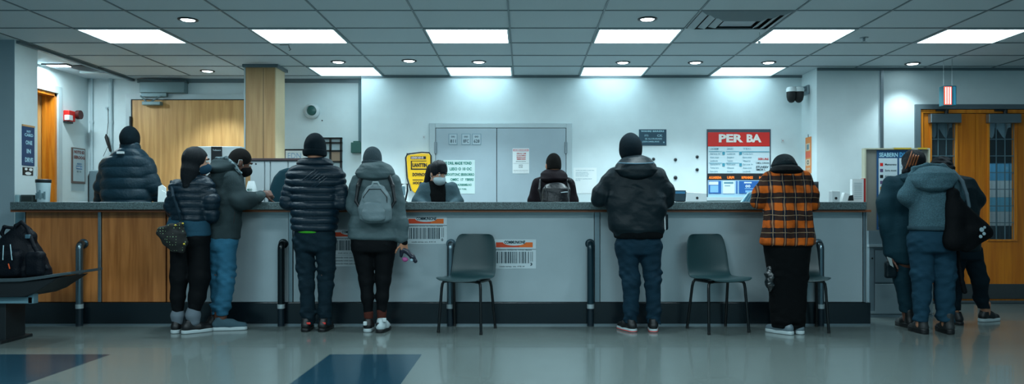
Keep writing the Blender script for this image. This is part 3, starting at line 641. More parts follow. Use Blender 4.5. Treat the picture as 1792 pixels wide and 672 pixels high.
q = SDF().box(P0(49, 414, yk-.085), (.02, .012, .017), .006).mesh('buckle', mat('blue grey buckle', '#3a5a68', .4), bp, .004)
# ---------------------------------------------------------------- people
SKIN_L = mat('skin light', '#b98a72', .55, bump=.15, bs=200); SKIN_D = mat('skin dark', '#5a382a', .5, bump=.15, bs=200); SKIN_M = mat('skin medium', '#a87458', .5, bump=.15, bs=200)
HAIRM = mat('hair black', '#0a1116', .6, bump=.5, bs=90, stretch=(4, 4, .6), spec=.15); EYEW = mat('eye white', '#c8ccc8', .3); LIPM = mat('lips', '#6d3a34', .5)
class Person:
    def __init__(s, label, px, Y, skin, name='person'):
        s.Y = Y; s.t = thing(name, label, 'person', (X(px, Y), Y, 0)); s.b = SDF(); s.skin = skin; s.hd = None
    def P(s, px, py, dy=0): return np.array(at(px, py, s.Y+dy))
    def r(s, px): return px/F*s.Y
    def rows(s, rows, g=0, gy=None):
        o = []
        for py, l, r, ry, dy in rows:
            y = s.Y+dy; o.append((Z(py, y), X((l+r)/2, y), y, max(.03, (r-l)/2/F*y+g), max(.03, ry+(g if gy is None else gy))))
        return o
    def ch(s, pts, g=0, mx=None, mn=.02):
        o = []
        for i, (px, py, dy, r) in enumerate(pts):
            q = s.r(r)+g
            if mx is not None: q = min(q, mx[min(i, len(mx)-1)])
            o.append((s.P(px, py, dy), max(mn, q)))
        return o
    def head(s, px, py, dy=0, yaw=0, pitch=0, k=1.0, roll=0):
        c = s.P(px, py, dy); R = rotm(math.radians(yaw), math.radians(pitch), math.radians(roll)); s.hd = (c, R, k); b = s.b
        L = lambda *v: c+R@(np.array(v)*k)
        s.L = L
        b.ell(L(0, -.012, .02), np.array((.074, .094, .098))*k, .02, R); b.ell(L(0, .03, -.05), np.array((.056, .06, .068))*k, .035, R)
        b.ell(L(0, .072, -.045), np.array((.034, .026, .03))*k, .02, R)          # muzzle
        b.cone(L(0, .084, .012), L(0, .104, -.022), .007*k, .012*k, .012); b.cone(L(-.012, .092, -.026), L(.012, .092, -.026), .007*k, .007*k, .008)
        b.ell(L(0, .068, -.098), np.array((.022, .018, .016))*k, .02, R)         # chin
        for q in (-1, 1):
            b.ell(L(q*.076, -.008, -.012), np.array((.010, .020, .032))*k, .008, R); b.cone(L(q*.02, .088, .03), L(q*.045, .078, .032), .007*k, .006*k, .012)
            b.ell(L(q*.031, .092, .010), np.array((.015, .012, .010))*k, .01, R, 's')
        b.cone(L(-.018, .095, -.06), L(.018, .095, -.06), .006*k, .006*k, .006); b.cone(L(-.02, .104, -.053), L(.02, .104, -.053), .002, .002, .003, op='s')
        b.cone(L(0, -.03, -.04), L(0, -.04, -.17), .054*k, .058*k, .03)            # neck
        return c
    def eyes(s, brow=True):
        c, R, k = s.hd
        for q in (-1, 1):
            e = SDF().ell(s.L(q*.031, .079, .010), np.array((.0115,)*3)*k, 0, None).mesh('eye', EYEW, s.t, .003)
            SDF().ell(s.L(q*.031, .0885, .009), np.array((.005, .003, .005))*k, 0, R).mesh('iris', mat('iris', '#1c1310', .3), e, .0016)
            if brow: SDF().chain([(s.L(q*.016, .094, .032), .0035), (s.L(q*.032, .092, .037), .004), (s.L(q*.05, .080, .031), .003)], .004).mesh('eyebrow', HAIRM, s.t, .0025)
    def mask(s, m, big=0, loops=True):
        c, R, k = s.hd; L = s.L; q = SDF(); g = big
        q.ell(L(0, .046, -.058), np.array((.063+g, .062+g, .056+g))*k, .02, R).ell(L(0, .092+g*.6, -.042), np.array((.022, .030+g*.4, .034))*k, .035, R)
        q.plane(L(0, .022, 0), R@V3(0, -1, 0)); q.plane(L(0, .08, .004), R@V3(0, -.25, 1))
        o = q.mesh('face_mask', m, s.t, .005)
        if loops:
            for e in (-1, 1): SDF().chain([(L(e*.062, .03, -.03), .0022), (L(e*.082, -.006, .022), .0022), (L(e*.082, -.03, .01), .0022)], .002).chain([(L(e*.060, .03, -.085), .0022), (L(e*.082, -.02, -.045), .0022), (L(e*.082, -.03, .01), .0022)], .002).mesh('ear_loop', mat('ear loop', '#c9d6d8', .7), o, .003)
        return o
    def beanie(s, m, top=.03, low=-.03, fold=True, pt=0, g=.016, mf=None, back=0, rib=None):
        c, R, k = s.hd; L = s.L; q = SDF(); q.ell(L(0, -.016, .028), np.array((.074+g, .096+g, .098+g+top*.4))*k, .02, R)
        if pt: q.cone(L(0, -.03, .09), L(0, -.045, .12+pt), .05, .012, .05)
        q.plane(L(0, -.02, low), R@V3(0, .18, -1))
        q.disp = folds(.003, 40, 2)
        o = q.mesh('beanie', m, s.t, .006)
        if fold:
            f = SDF(); f.ell(L(0, -.016, low+.028), np.array((.074+g+.008, .096+g+.008, .08))*k, 0, R); f.plane(L(0, -.02, low-.004), R@V3(0, .18, -1)); f.plane(L(0, -.02, low+.05), R@V3(0, -.18, 1))
            f.mesh('folded_brim', mf or m, o, .006)
        return o
    def hair_cap(s, m, g=.012, low=-.05, front=.02):
        c, R, k = s.hd; q = SDF(); q.ell(s.L(0, -.018, .026), np.array((.074+g, .094+g, .098+g))*k, .02, R); q.ell(s.L(0, -.04, -.03), np.array((.066+g*.6, .07+g*.6, .07))*k, .03, R)
        q.ell(s.L(0, .105, -.03), np.array((.066, .07, .085))*k, .015, R, 's'); q.plane(s.L(0, 0, low), R@V3(0, front*10, -1))
        return q
    def hand(s, w, d, n, thumb=1, curl=.5, k=1.0):
        """w wrist, d along the forearm, n palm normal (fingers curl towards it), thumb side +1/-1 of d x n"""
        d = np.array(d, float); d /= np.linalg.norm(d); n = np.array(n, float); n = n-(n@d)*d; n /= np.linalg.norm(n); sd = np.cross(d, n)*thumb; b = s.b; w = np.array(w, float)
        R = np.stack([sd, d, n], 1); b.box(w+d*.052*k, V3(.041, .050, .015)*k, .013*k, .012, R); b.cone(w-d*.03, w+d*.02, .026*k, .027*k, .02)
        for i, (off, ln) in enumerate(((.030, .072), (.010, .080), (-.010, .075), (-.030, .060))):
            p = w+(d*.095+sd*off)*k; a = 0; pts = [(p-d*.03*k, .0095*k)]
            for j, fr in enumerate((.45, .32, .23)):
                pts.append((p, (.0095-.001*j)*k)); a += curl*(.8+.1*i); p = p+(d*math.cos(a)+n*math.sin(a)+sd*off*.6)*ln*fr*k*1.02
            pts.append((p, .0075*k)); b.chain(pts, .004)
        p = w+(d*.025+sd*.030)*k; pts = [(p, .013*k)]
        for a, ln in ((.9, .042), (.6, .032), (.3, .026)):
            p = p+(sd*math.sin(a)+d*math.cos(a)+n*.35*curl)*ln*k; pts.append((p, .0095*k))
        b.chain(pts, .008)
    def torso(s, rows, legs, k=1):
        R = s.rows(rows, -.035); s.b.loft(R, .03, ex=2.2, rnd=.03)
    def arms(s, arms):
        for a in arms: s.b.chain(s.ch(a, -.014, (.058, .043, .028)), .02)
    def legs(s, legs, hem=True):
        for l in legs: s.b.chain(s.ch(l, -.014, (.085, .062, .055, .036)), .03)
    def foot(s, px, dy, yaw, L=.27):
        a = math.radians(yaw); u = V3(math.sin(a), math.cos(a), 0); p = V3(X(px, s.Y+dy), s.Y+dy, 0)
        s.b.cone(p+V3(0, 0, .17), p+V3(0, 0, .07), .034, .03, .02); s.b.cone(p+V3(0, 0, .06)-u*.02, p+u*(L*.5)+V3(0, 0, .045), .03, .022, .02)
    def build_body(s, h=.006): return s.b.mesh('body', s.skin, s.t, h)
    def shoe(s, px, dy, yaw, m, ms, L=.29, high=0, acc=None, h=.005, name='shoe', heel=0, lift=0):
        a = math.radians(yaw); u = V3(math.sin(a), math.cos(a), 0); y = s.Y+dy; p = V3(X(px, y), y, lift); z = lambda t: V3(0, 0, t)
        k = L/.29; q = SDF(); q.cone(p-u*.052*k+z(.05), p+u*.05*k+z(.052), .036, .040, .03).cone(p+u*.05*k+z(.045), p+u*.135*k+z(.036), .041, .032, .03)
        q.cone(p-u*.045*k+z(.06), p-u*.03*k+z(.10+high), .034, .037+high*.1, .025).cone(p-u*.02*k+z(.085), p+u*.05*k+z(.065), .028, .026, .03)
        q.plane(p+z(.018), (0, 0, -1)); q.cone(p-u*.03*k+z(.095+high), p-u*.03*k+z(.18+high), .028, .03, .005, op='s')
        o = q.mesh(name, m, s.t, h)
        def foot2(grow, z0, z1):
            A = p-u*.055*k; Bq = p+u*.06*k; Cq = p+u*.13*k
            def f(P):
                d = None
                for a0, b0, r0, r1 in ((A, Bq, .036, .043), (Bq, Cq, .043, .036)):
                    ab = (b0-a0)[:2]; q2 = P[:, :2]-a0[:2]; t = np.clip((q2@ab)/(ab@ab), 0, 1); dd = np.linalg.norm(q2-t[:, None]*ab, axis=1)-(r0+(r1-r0)*t+grow); d = dd if d is None else np.minimum(d, dd)
                dz = np.maximum(z0+lift-P[:, 2], P[:, 2]-z1-lift); w2 = np.stack([d+.006, dz+.006], 1); return np.linalg.norm(np.maximum(w2, 0), axis=1)+np.minimum(w2.max(1), 0)-.006
            lo = np.minimum(A, Cq)-.06; hi = np.maximum(A, Cq)+.06; lo[2] = z0+lift; hi[2] = z1+lift; return f, lo, hi
        f, lo, hi = foot2(.003, 0, .032+heel); so = SDF().add(f, lo, hi, 0); so.mesh('sole', ms, o, h)
        if acc is not None: f, lo, hi = foot2(.005, .004, .016); SDF().add(f, lo, hi, 0).mesh('sole_stripe', acc, o, .004)
        # laces over the instep
        if high < .06 and not heel:
            for i in range(4): c0 = p+u*(.03+.02*i)*k+z(.098-.008*i); sdv = V3(u[1], -u[0], 0); SDF().chain([(c0-sdv*.022-z(.008), .003), (c0, .003), (c0+sdv*.022-z(.008), .003)], .002).mesh('lace', ms, o, .004) if i % 2 == 0 else None
        return o
    def trousers(s, m, legs, pelvis, hem, amp=.004, f=55, name='trousers', h=.008, k=.04, knee=None):
        q = SDF(); q.loft(s.rows(pelvis), .02, rnd=.03)
        for l in legs: q.chain(s.ch(l), k if False else .03)
        q.plane((0, 0, hem), (0, 0, -1))
        kz = knee or .5; g = folds(amp, f, s.Y*3, (1.4, 1.2, 1))
        q.disp = lambda P: g(P)*(.35+1.0*np.exp(-((P[:, 2]-kz)/.10)**2)+1.3*np.exp(-((P[:, 2]-hem-.06)/.09)**2)+.7*np.exp(-((P[:, 2]-.80)/.07)**2))
        return q.mesh(name, m, s.t, h)
    def top(s, m, rows, arms, quilt=None, squilt=None, amp=.005, f=26, name='jacket', h=.007, ex=2.4, extra=None, sk=.04, rnd=.03):
        q = SDF(); q.loft(s.rows(rows), .02, quilt, ex, rnd)
        for a in arms: q.chain(s.ch(a), sk, squilt)
        if extra: extra(q)
        q.disp = folds(amp, f, s.Y*5+len(rows)); return q.mesh(name, m, s.t, h)
    def fly(s, name, m, rows, parent=None, quilt=None, h=.007, amp=.003, ex=2.2, rnd=.02, f=30):
        q = SDF().loft(s.rows(rows), 0, quilt, ex, rnd); q.disp = folds(amp, f, 3); return q.mesh(name, m, parent or s.t, h)
# ---------------------------------------------------------------- wooden column
yc0, yc1 = 8.51, 8.82; xa, xb = X(430, yc0), X(483, yc0)
t = tag(B().box(xa, xb-.012, yc0, yc1, 0, CEIL-.02).build('column', WOODC), 'square wood veneered column standing behind the counter', 'column')
B().box(xb-.012, xb, yc0-.001, yc1+.001, 0, CEIL-.02).build('side_panel', mat('cream side panel', '#cdb893', .5), t)
B().box(xa-.03, xb+.03, yc0-.03, yc1+.03, CEIL-.035, CEIL, .003).build('ceiling_collar', GRIDM, t); B().box(xa-.015, xa, yc0-.012, yc1, 0, CEIL-.035).build('edge_strip', FRAMEW, t)
B().box(xa+.20, xa+.204, yc0-.002, yc0, 0, CEIL-.04).build('seam', DARKM, t)
# ---------------------------------------------------------------- cabinets behind the counter
yk = 8.15; t = thing('office_cabinet', 'low white office cabinet with dark top behind the counter, before the column', 'cabinet', (X(478, yk), yk+.2, 0))
zt = Z(279, yk); CABM = mat('cabinet grey white', '#b4c0c4', .5)
B().box(X(437, yk), X(540, yk), yk+.02, yk+.33, 0, zt-.005).build('body', CABM, t); B().box(X(436, yk), X(541, yk), yk-.02, yk+.34, zt-.012, zt+.012, .003).build('top', mat('maroon top edge', '#4b3a3e', .5), t)
for a, b_ in ((438, 462), (464, 472), (474, 503), (505, 539)): 
    d_ = B().box(X(a, yk), X(b_, yk), yk, yk+.019, .08, zt-.02, .003).build('door', CABM, t)
B().tube([(X(448, yk), yk-.006, Z(287, yk)), (X(448, yk), yk+.01, Z(287, yk))], .009).build('lock', DARKM, t)
# dark teal rounded chair back
yk = 7.62; t = thing('office_chair', 'dark teal office chair with rounded back behind the counter', 'chair', (X(510, yk), yk, 0)); TEALC = mat('dark teal upholstery', '#12333d', .6, sheen=.2, bump=.1)
q = SDF(); r0 = lambda py, l, r, ry=.09: (Z(py, yk), X((l+r)/2, yk), yk, (r-l)/2/F*yk, ry)
q.loft([r0(294, 500, 524), r0(299, 490, 532), r0(310, 480, 540), r0(325, 474, 546), r0(345, 470, 548), r0(372, 470, 548), r0(395, 478, 540)], 0, rnd=.04); q.mesh('backrest', TEALC, t, .008)
SDF().box((X(509, yk), yk+.26, .5), (.23, .2, .05), .04).mesh('seat', TEALC, t, .01)
B().tube([(X(509, yk), yk+.2, .45), (X(509, yk), yk+.2, .08)], .03).build('gas_post', STEEL, t, True); B().box(X(509, yk)-.03, X(509, yk)+.03, yk-.04, yk+.2, .44, .5).build('back_bracket', DARKM, t)
b = B()
for i in range(5):
    a = i*2*math.pi/5+.3; b.tube([(X(509, yk), yk+.2, .1), (X(509, yk)+.24*math.cos(a), yk+.2+.24*math.sin(a), .06)], .02, 8)
b.build('star_base', DARKM, t)
for i in range(5): a = i*2*math.pi/5+.3; B().tube([(X(509, yk)+.24*math.cos(a)-.015, yk+.2+.24*math.sin(a), .03), (X(509, yk)+.24*math.cos(a)+.015, yk+.2+.24*math.sin(a), .03)], .03, 14).build('castor', BLACK, t, 40)
# grey framed chair at the left
yk = 8.0; t = thing('office_chair', 'grey office chair with thin dark rimmed back at the left behind the counter', 'chair', (X(172, yk), yk, 0))
q = SDF(); q.box((X(176, yk), yk, Z(338, yk)), (.12, .025, .25), .025); q.mesh('backrest', mat('grey mesh', '#7f959d', .7), t, .007)
zt, zb_ = Z(301, yk), Z(378, yk); xl, xr_ = X(156, yk), X(197, yk)
B().tube([(xl, yk, zb_), (xl, yk, zt-.05), (xl+.012, yk, zt-.015), (xl+.04, yk, zt), (xr_-.04, yk, zt), (xr_, yk, zt-.04), (xr_, yk, zb_)], .013).build('rim', DARKM, t, True)
B().box(xl-.02, xr_+.04, yk+.05, yk+.5, .46, .53, .02).build('seat', mat('grey mesh', '#7f959d', .7), t); B().tube([(X(176, yk), yk+.25, .46), (X(176, yk), yk+.25, .04)], .03).box(X(176, yk)-.25, X(176, yk)+.25, yk+.22, yk+.28, 0, .05, .01).box(X(176, yk)-.03, X(176, yk)+.03, yk, yk+.52, 0, .05, .01).build('pedestal', DARKM, t)
B().box((xl+xr_)/2-.03, (xl+xr_)/2+.03, yk-.012, yk+.12, .48, zb_+.1).build('back_bracket', DARKM, t)
# white ticket machine
yk = 8.45; t = thing('ticket_machine', 'tall white machine with a black front panel before the wooden door', 'machine', (X(379, yk), yk+.2, 0)); zt = Z(256, yk)
B().box(X(337, yk), X(421, yk), yk, yk+.45, .06, zt, .012).build('housing', WHITE, t); B().box(X(340, yk), X(418, yk), yk+.03, yk+.42, 0, .06).build('plinth', DARKM, t)
B().box(X(370, yk), X(389, yk), yk-.012, yk+.002, Z(330, yk), zt-.004, .003).build('black_panel', DARKM, t)
fr_ = wallframe(370, 256, 389, 330, yk-.012); p = Print(fr_, t); p.text(.12, .07, .88, .11, 'Tedbaseco', mat('pale print', '#b9cbd0', .6), .002); p.done()
# door closer over the wooden door
yk = YBL; t = thing('door_closer', 'grey box door closer mounted above the wide wooden door', 'door closer', (X(284, yk), yk-.06, Z(163, yk))); GC = mat('grey green metal', '#6d858a', .45, .3)
B().box(X(244, yk-.12), X(322, yk-.12), yk-.12, yk, Z(162, yk-.12), Z(142, yk-.12), .006).build('housing', GC, t); B().box(X(243, yk-.12)-.004, X(323, yk-.12), yk-.125, yk, Z(144, yk-.12), Z(140.5, yk-.12)).build('lid', mat('dark lid', '#33464c', .5), t)
B().box(X(247, yk-.1), X(291, yk-.1), yk-.1, yk-.05, Z(171, yk), Z(164, yk)).box(X(250, yk-.1), X(282, yk-.1), yk-.13, yk-.05, Z(186, yk), Z(180, yk), .006).tube([(X(253, yk), yk-.1, Z(170, yk)), (X(266, yk), yk-.12, Z(182, yk))], .01).tube([(X(289, yk), yk-.1, Z(170, yk)), (X(270, yk), yk-.12, Z(182, yk))], .01).build('closer_arm', GC, t)
# pipes
PIPE = mat('painted pipe', '#b9cbd0', .5)
def pipe(px, r, y, z0, z1, label, m=PIPE):
    t = B().tube([(X(px, y), y-r-.002, z0), (X(px, y), y-r-.002, z1)], r, 16).build('wall_pipe', m, None, 40); tag(t, label, 'pipe'); 
    for zz in (z0+(z1-z0)*.3, z0+(z1-z0)*.8): B().tube([(X(px, y), y-r-.002, zz-.015), (X(px, y), y-r-.002, zz+.015)], r+.006, 16).build('pipe_clip', m, t, 40)
    return t
pipe(162, .018, YBL, 0, CEIL, 'pale pipe in the corner right of the framed notice'); pipe(195.5, .022, YBL, 0, CEIL, 'pale pipe between the corner and the wide wooden door')
t = thing('conduit', 'grey green conduit down the wall to a small green box', 'conduit', (X(632, YBL), YBL-.03, Z(268, YBL))); 
B().box(X(628, YBL), X(634, YBL), YBL-.03, YBL, Z(250, YBL), CEIL, .004).box(X(635.5, YBL), X(639.8, YBL), YBL-.04, YBL, Z(250, YBL), CEIL, .004).build('duct', mat('teal grey duct', '#57757c', .5), t)
B().box(X(616, YBL), X(635, YBL), YBL-.07, YBL-.001, Z(268, YBL), Z(250, YBL), .006).box(X(620, YBL), X(631, YBL), YBL-.06, YBL-.001, Z(250, YBL), Z(247.5, YBL)).build('switch_box', mat('green switch box', '#1f5a52', .45), t)
# cord and handset
yk = YBL; t = thing('wall_handset', 'slim black handset hanging on a cord left of the wooden door', 'handset', (X(196, yk), yk-.06, Z(262, yk)))
B().tube([(X(190.5, yk), yk-.06, Z(236, yk)), (X(192, yk), yk-.075, Z(241, yk)), (X(195, yk), yk-.075, Z(252, yk)), (X(198.5, yk), yk-.06, Z(266, yk))], [.008, .022, .02, .014], 12).build('handle', BLACK, t, True)
B().tube([(X(191, yk), yk-.05, Z(190, yk)), (X(193, yk), yk-.05, Z(192, yk)), (X(193.5, yk), yk-.055, Z(215, yk)), (X(192, yk), yk-.06, Z(236, yk))], .0035, 8).tube([(X(198.5, yk), yk-.06, Z(266, yk)), (X(192, yk), yk-.05, Z(258, yk)), (X(183, yk), yk-.03, Z(274, yk))], .003, 8).build('cord', DARKM, t)
B().tube([(X(190, yk), yk-.045, Z(190, yk)), (X(190, yk), yk-.005, Z(190, yk))], .02, 12).build('wall_hook', PIPE, t)
# fire alarm
xw = XL; t = thing('fire_alarm', 'red fire alarm with white strobe on the left alcove wall', 'alarm', (xw+.03, 9.0, 2.18)); RED = mat('alarm red', '#c8201a', .4)
B().box(xw+.001, xw+.075, 8.93, 9.06, Z(212, 8.95), Z(193, 8.95), .01).build('housing', RED, t); B().box(xw+.02, xw+.079, 8.926, 9.0, Z(210, 8.93), Z(201, 8.93), .003).build('strobe', WHITE, t)
B().box(xw+.001, xw+.05, 8.935, 9.05, Z(215, 8.95), Z(211.5, 8.95)).build('base_lip', DARKM, t); B().tube([(xw+.07, 9.10, Z(201, 9.1)), (xw+.115, 9.10, Z(201, 9.1))], .055, 16).build('horn', mat('dark red horn', '#4a1513', .5), t, 40)
B().box(xw+.001, xw+.07, 9.06, 9.14, Z(207, 9.1), Z(196, 9.1), .008).build('horn_mount', RED, t)
# framed notice on the alcove wall
fr_ = sideframe(XL, 9.09, 9.36, Z(259, 9.2), Z(321, 9.2)); o = sheet('framed_notice', 'framed notice with red heading on the left alcove wall', 'notice', lambda u, v, h: fr_(u, v, h+.001), mat('brown picture frame', '#5c4a44', .5), .015)
p = Print(lambda u, v, h: fr_(u, v, h+.016), o); INKB = mat('brown red ink', '#7a3d34', .8); BLU = mat('blue print', '#2f6fa0', .7); p.rect(.06, .03, .94, .94, mat('grey paper', '#a9bac0', .85), .001, 'sheet')
p.text(.12, .07, .9, .16, 'NOTO ID', INKB, .003, .04); p.text(.1, .22, .92, .31, 'SEROOG', INKB, .003, .04); p.rect(.28, .5, .74, .6, BLU, .002, 'blue_block'); p.text(.32, .42, .7, .47, 'ADO', BLU, .003, .04); p.text(.3, .52, .72, .58, 'MAROS', PAPER, .004); p.text(.32, .64, .66, .68, 'ser do', INK, .003); p.done()
fr2 = sideframe(XL, 9.09, 9.36, Z(322, 9.2), Z(334, 9.2)); tag(B().prism([fr2(0, 0, .001), fr2(1, 0, .001), fr2(1, 1, .001), fr2(0, 1, .001)], (.004, 0, 0)).build('paper_slip', mat('grey paper', '#a9bac0', .85)), 'pale paper slip under the framed notice on the alcove wall', 'paper')
# blue sign on the pillar
y0_, y1_ = 7.38, 7.56; fr_ = sideframe(XPL+.004, y0_, y1_, Z(222, 7.46), Z(290, 7.46)); NB = mat('deep blue sign', '#15406a', .5)
o = sheet('blue_sign', 'tall dark blue sign with pale words on the left pillar', 'sign', lambda u, v, h: fr_(u, v, h+.001), NB, .008); p = Print(lambda u, v, h: fr_(u, v, h+.009), o); PL = mat('pale sign lettering', '#a5d5e4', .6)
B().prism([fr_(0, -.045, .001), fr_(1, -.045, .001), fr_(1, -.002, .001), fr_(0, -.002, .001)], (.012, 0, 0)).build('orange_top_strip', mat('tan strip', '#c99a68', .6), o)
for a, b_, s_, l, r in ((.09, .15, 'NY', .34, .7), (.17, .25, 'CARD', .15, .88), (.35, .46, 'ONE', .24, .8), (.57, .68, 'IN', .33, .68), (.79, .91, 'DRVE', .2, .86)): p.text(l, a, r, b_, s_, PL, .001, .04)
p.done()
fr_ = sideframe(XPL+.004, y0_+.01, y1_-.015, Z(293, 7.46), Z(307, 7.46)); o = sheet('small_picture', 'small black and white picture below the blue sign', 'picture', lambda u, v, h: fr_(u, v, h+.001), DARKM, .004); p = Print(lambda u, v, h: fr_(u, v, h+.005), o)
b = p._b('pale_shapes', PAPER); 
for cu, cv, ru, rv in ((.5, .75, .3, .2), (.75, .25, .18, .18), (.3, .22, .14, .16)): b.bm.faces.new([b.bm.verts.new(fr_(cu+ru*math.cos(a*.5236), cv+rv*math.sin(a*.5236), .007)) for a in range(12)])
p.done()
t = B().box(XPL+.004, XPL+.010, 7.60, 7.615, Z(308, 7.6), Z(292, 7.6)).build('light_switch', WHITE); tag(t, 'slim pale light switch at the edge of the left pillar', 'switch')
# things on the counter at the left
yk = 7.28; t = thing('jar', 'clear plastic jar with dark rim on the counter at far left', 'jar', (X(76, yk), yk, CT)); xj = X(76, yk)
B().lathe((xj, yk, CT), [(.05, 0), (.055, .01), (.062, .15), (.066, Z(314, yk)-CT-.01)], 28).build('cup', mat('frosted clear plastic', '#bcd2d8', .25), t, True)
B().lathe((xj, yk, Z(320, yk)), [(.0665, 0), (.069, .005), (.069, .03), (.062, .034)], 28).build('rim', DARKM, t, True)
b = B(); [b.box(xj-.04+.02*i, xj-.028+.02*i, yk-.0675+abs(i-2)*.004, yk-.05, CT+.03+.01*(i % 2), CT+.09+.015*(i % 3)) for i in range(5)]; b.build('printed_pattern', mat('grey print', '#6f8c94', .6), t)
t = B().box(X(31, yk), X(39, yk), yk-.05, yk+.05, CT, Z(341, yk), .01).build('small_bottle', mat('clear grey plastic', '#8fb0b6', .2)); tag(t, 'small clear grey container left of the dark box on the counter', 'container')
t = B().box(X(41, yk), X(62, yk), yk-.04, yk+.05, CT, Z(341, yk), .004).build('dark_box', mat('olive grey box', '#3b4846', .6)); tag(t, 'small dark grey box on the counter beside the clear jar', 'box'); B().box(X(43, yk), X(60, yk), yk-.043, yk-.0395, CT+.015, Z(344, yk)).build('front_label', mat('dark label', '#26312f', .6), t)
yk = 7.3; 
for i, (a, b_, hh) in enumerate(((276, 291, 30), (281, 296, 20))):
    t = B().prism([at(a, 353.3, yk), at(b_, 353.3, yk), at(b_-1, 353.3-hh*.82, yk), at((a+b_)/2, 353.3-hh, yk), at(a+1, 353.3-hh*.9, yk)], (0, .012, 0)).build('paper_stack', PAPER); t.location.y += -.06*i; tag(t, ['taller standing white paper sheets right of the man in the dark quilted jacket', 'shorter standing white paper sheets beside the woman with the long hair'][i], 'paper')
# white bottle by the man in grey
yk = 7.2; xj = X(440, yk); t = thing('hand_gel_tub', 'white plastic tub with green marks on the counter before the man in grey', 'bottle', (xj, yk, CT))
B().lathe((xj, yk, CT), [(.045, 0), (.05, .01), (.05, .12), (.042, .16), (.03, Z(317, yk)-CT)], 24).build('bottle', WHITE, t, True)
fb_ = lambda u, v, h: Vector((xj-.03+.06*u, yk-.0515-h+.012*(abs(u-.5)*2)**2, CT+.14-.08*v)); p = Print(fb_, t); p.text(.1, .1, .9, .35, 'MDO', mat('green ink', '#1d7466', .8), .001, .03); p.text(.1, .45, .9, .7, 'SERN', mat('green ink', '#1d7466', .8), .001, .03); p.done()
# small card reader by the grey parka
yk = 7.1; t = thing('card_reader', 'small dark hooped stand on the counter right of the grey parka', 'stand', (X(707, yk), yk, CT))
B().tube([at(701, 353, yk), at(700, 333, yk), at(703, 322, yk), at(713, 322, yk), at(713, 334, yk), at(709, 353, yk)], .008).build('hoop', DARKM, t, True); B().box(X(700, yk), X(712, yk), yk-.03, yk+.03, CT, CT+.01).build('base', DARKM, t); B().box(X(703, yk), X(709, yk), yk-.005, yk+.005, Z(342, yk), Z(326, yk)).build('blue_card', mat('light blue card', '#9fc3cf', .5), t)
# ---------------------------------------------------------------- wall objects, centre
yk = YBL; xc, zc = X(547, yk), Z(195, yk); t = thing('wall_speaker', 'round white wall unit with dark green centre right of the column', 'wall device', (xc, yk, zc))
B().lathe((xc, yk, zc), [(.098, 0), (.1, -.03), (.092, -.055), (.068, -.07), (.064, -.05), (.06, -.05)], 36, 'y').build('housing', WHITE, t, 50); B().lathe((xc+.005, yk, zc+.004), [(.063, -.048), (.058, -.066), (.03, -.078), (.005, -.08)], 30, 'y').build('lens', mat('dark green lens', '#2f5c58', .3), t, True)
tag(B().lathe((X(564, yk), yk, Z(211, yk)), [(.008, 0), (.008, -.01), (.003, -.013)], 12, 'y').build('wall_pin', DARKM), 'tiny dark pin in the wall below the round unit', 'pin')
fr_ = wallframe(498, 261, 552, 330, YBL-.002); o = sheet('framed_whiteboard', 'thin black framed whiteboard with faint writing right of the column', 'whiteboard', fr_, DARKM, .02); p = Print(lambda u, v, h: fr_(u, v, h+.021), o); p.rect(.05, .04, .97, .97, PAPER, 0, 'board'); p.text(.12, .10, .55, .24, 'EDN', mat('faint blue ink', '#8fb4d0', .7), .001, 0); p.done()
yk = YBL-.03; t = thing('paper_rack', 'black grid wall rack holding pale sheets behind the man in navy puffer', 'rack', (X(573, yk), yk, Z(345, yk)))
b = B(); x0, x1 = X(548, yk), X(599, yk); 
for p_ in (548, 578.5, 597): b.box(X(p_-1.5, yk), X(p_+1.5, yk), yk-.02, yk+.01, Z(345, yk), Z(241, yk))
for p_ in (242, 250, 264, 283, 297, 305, 325, 344): b.box(x0, x1, yk-.02, yk+.01, Z(p_+1.3, yk), Z(p_-1.3, yk))
b.build('frame', BLACK, t); b = B().box(x0, x1, yk+.01, yk+.026, Z(345, yk), Z(241, yk)).build('back_sheets', mat('pale sheet', '#b5c9cf', .8), t)
B().box(X(580, yk), X(596, yk), yk-.005, yk+.009, Z(282, yk), Z(266, yk)).build('tan_sheet', mat('tan sheet', '#a08a76', .8), t); B().box(X(583, yk), X(594, yk), yk-.006, yk+.009, Z(323, yk), Z(307, yk)).build('printed_sheet', PAPER, t); B().box(X(585, yk), X(592, yk), yk-.008, yk-.005, Z(314, yk), Z(309, yk)).build('dark_print', INK, t)
# signs on the pale double door
yd = YB-.03; GRN = mat('green ink', '#1d7466', .8)
for i, (a, b_) in enumerate(((785, 800.5), (807.5, 823.5), (826, 842))):
    fr_ = wallframe(a, 234, b_, 253.5, yd-.001); o = sheet('door_plate', 'small square framed plate high on the left grey door, %s of three' % ['leftmost', 'middle', 'rightmost'][i], 'plate', fr_, mat('plate edge', '#75929d', .6), .003, 'small plates on the grey door'); p = Print(fr_, o)
    p.rect(.07, .05, .93, .95, mat('plate face', '#aebfc6', .6), .004, 'face'); p.text(.3, .2, .7, .35, 'oo', INK, .005); p.text(.2, .52, .82, .82, ['811', '8FC', '628'][i], INK, .005, .01); p.done()
fr_ = wallframe(776, 280, 831, 339, yd-.001); o = sheet('green_notice', 'white notice with rows of green words behind the woman clerk', 'notice', fr_, mat('mint paper', '#c3d8d6', .85), .002); p = Print(fr_, o)
for a, b_, l, r, s_ in ((.05, .14, .06, .9, 'IS DRIL MADE YOND'), (.22, .31, .2, .9, 'LIISO O 10 OC'), (.39, .47, .04, .98, 'ASOOITONC ERRRORRO'), (.54, .62, .22, .96, 'OMSC  17  YBRRS'), (.7, .77, .3, .9, 'CNRAORBRMBLNO'), (.84, .9, .36, .74, 'JOMRO TORL')): p.text(l, a, r, b_, s_, GRN, .004, .035)
p.done()
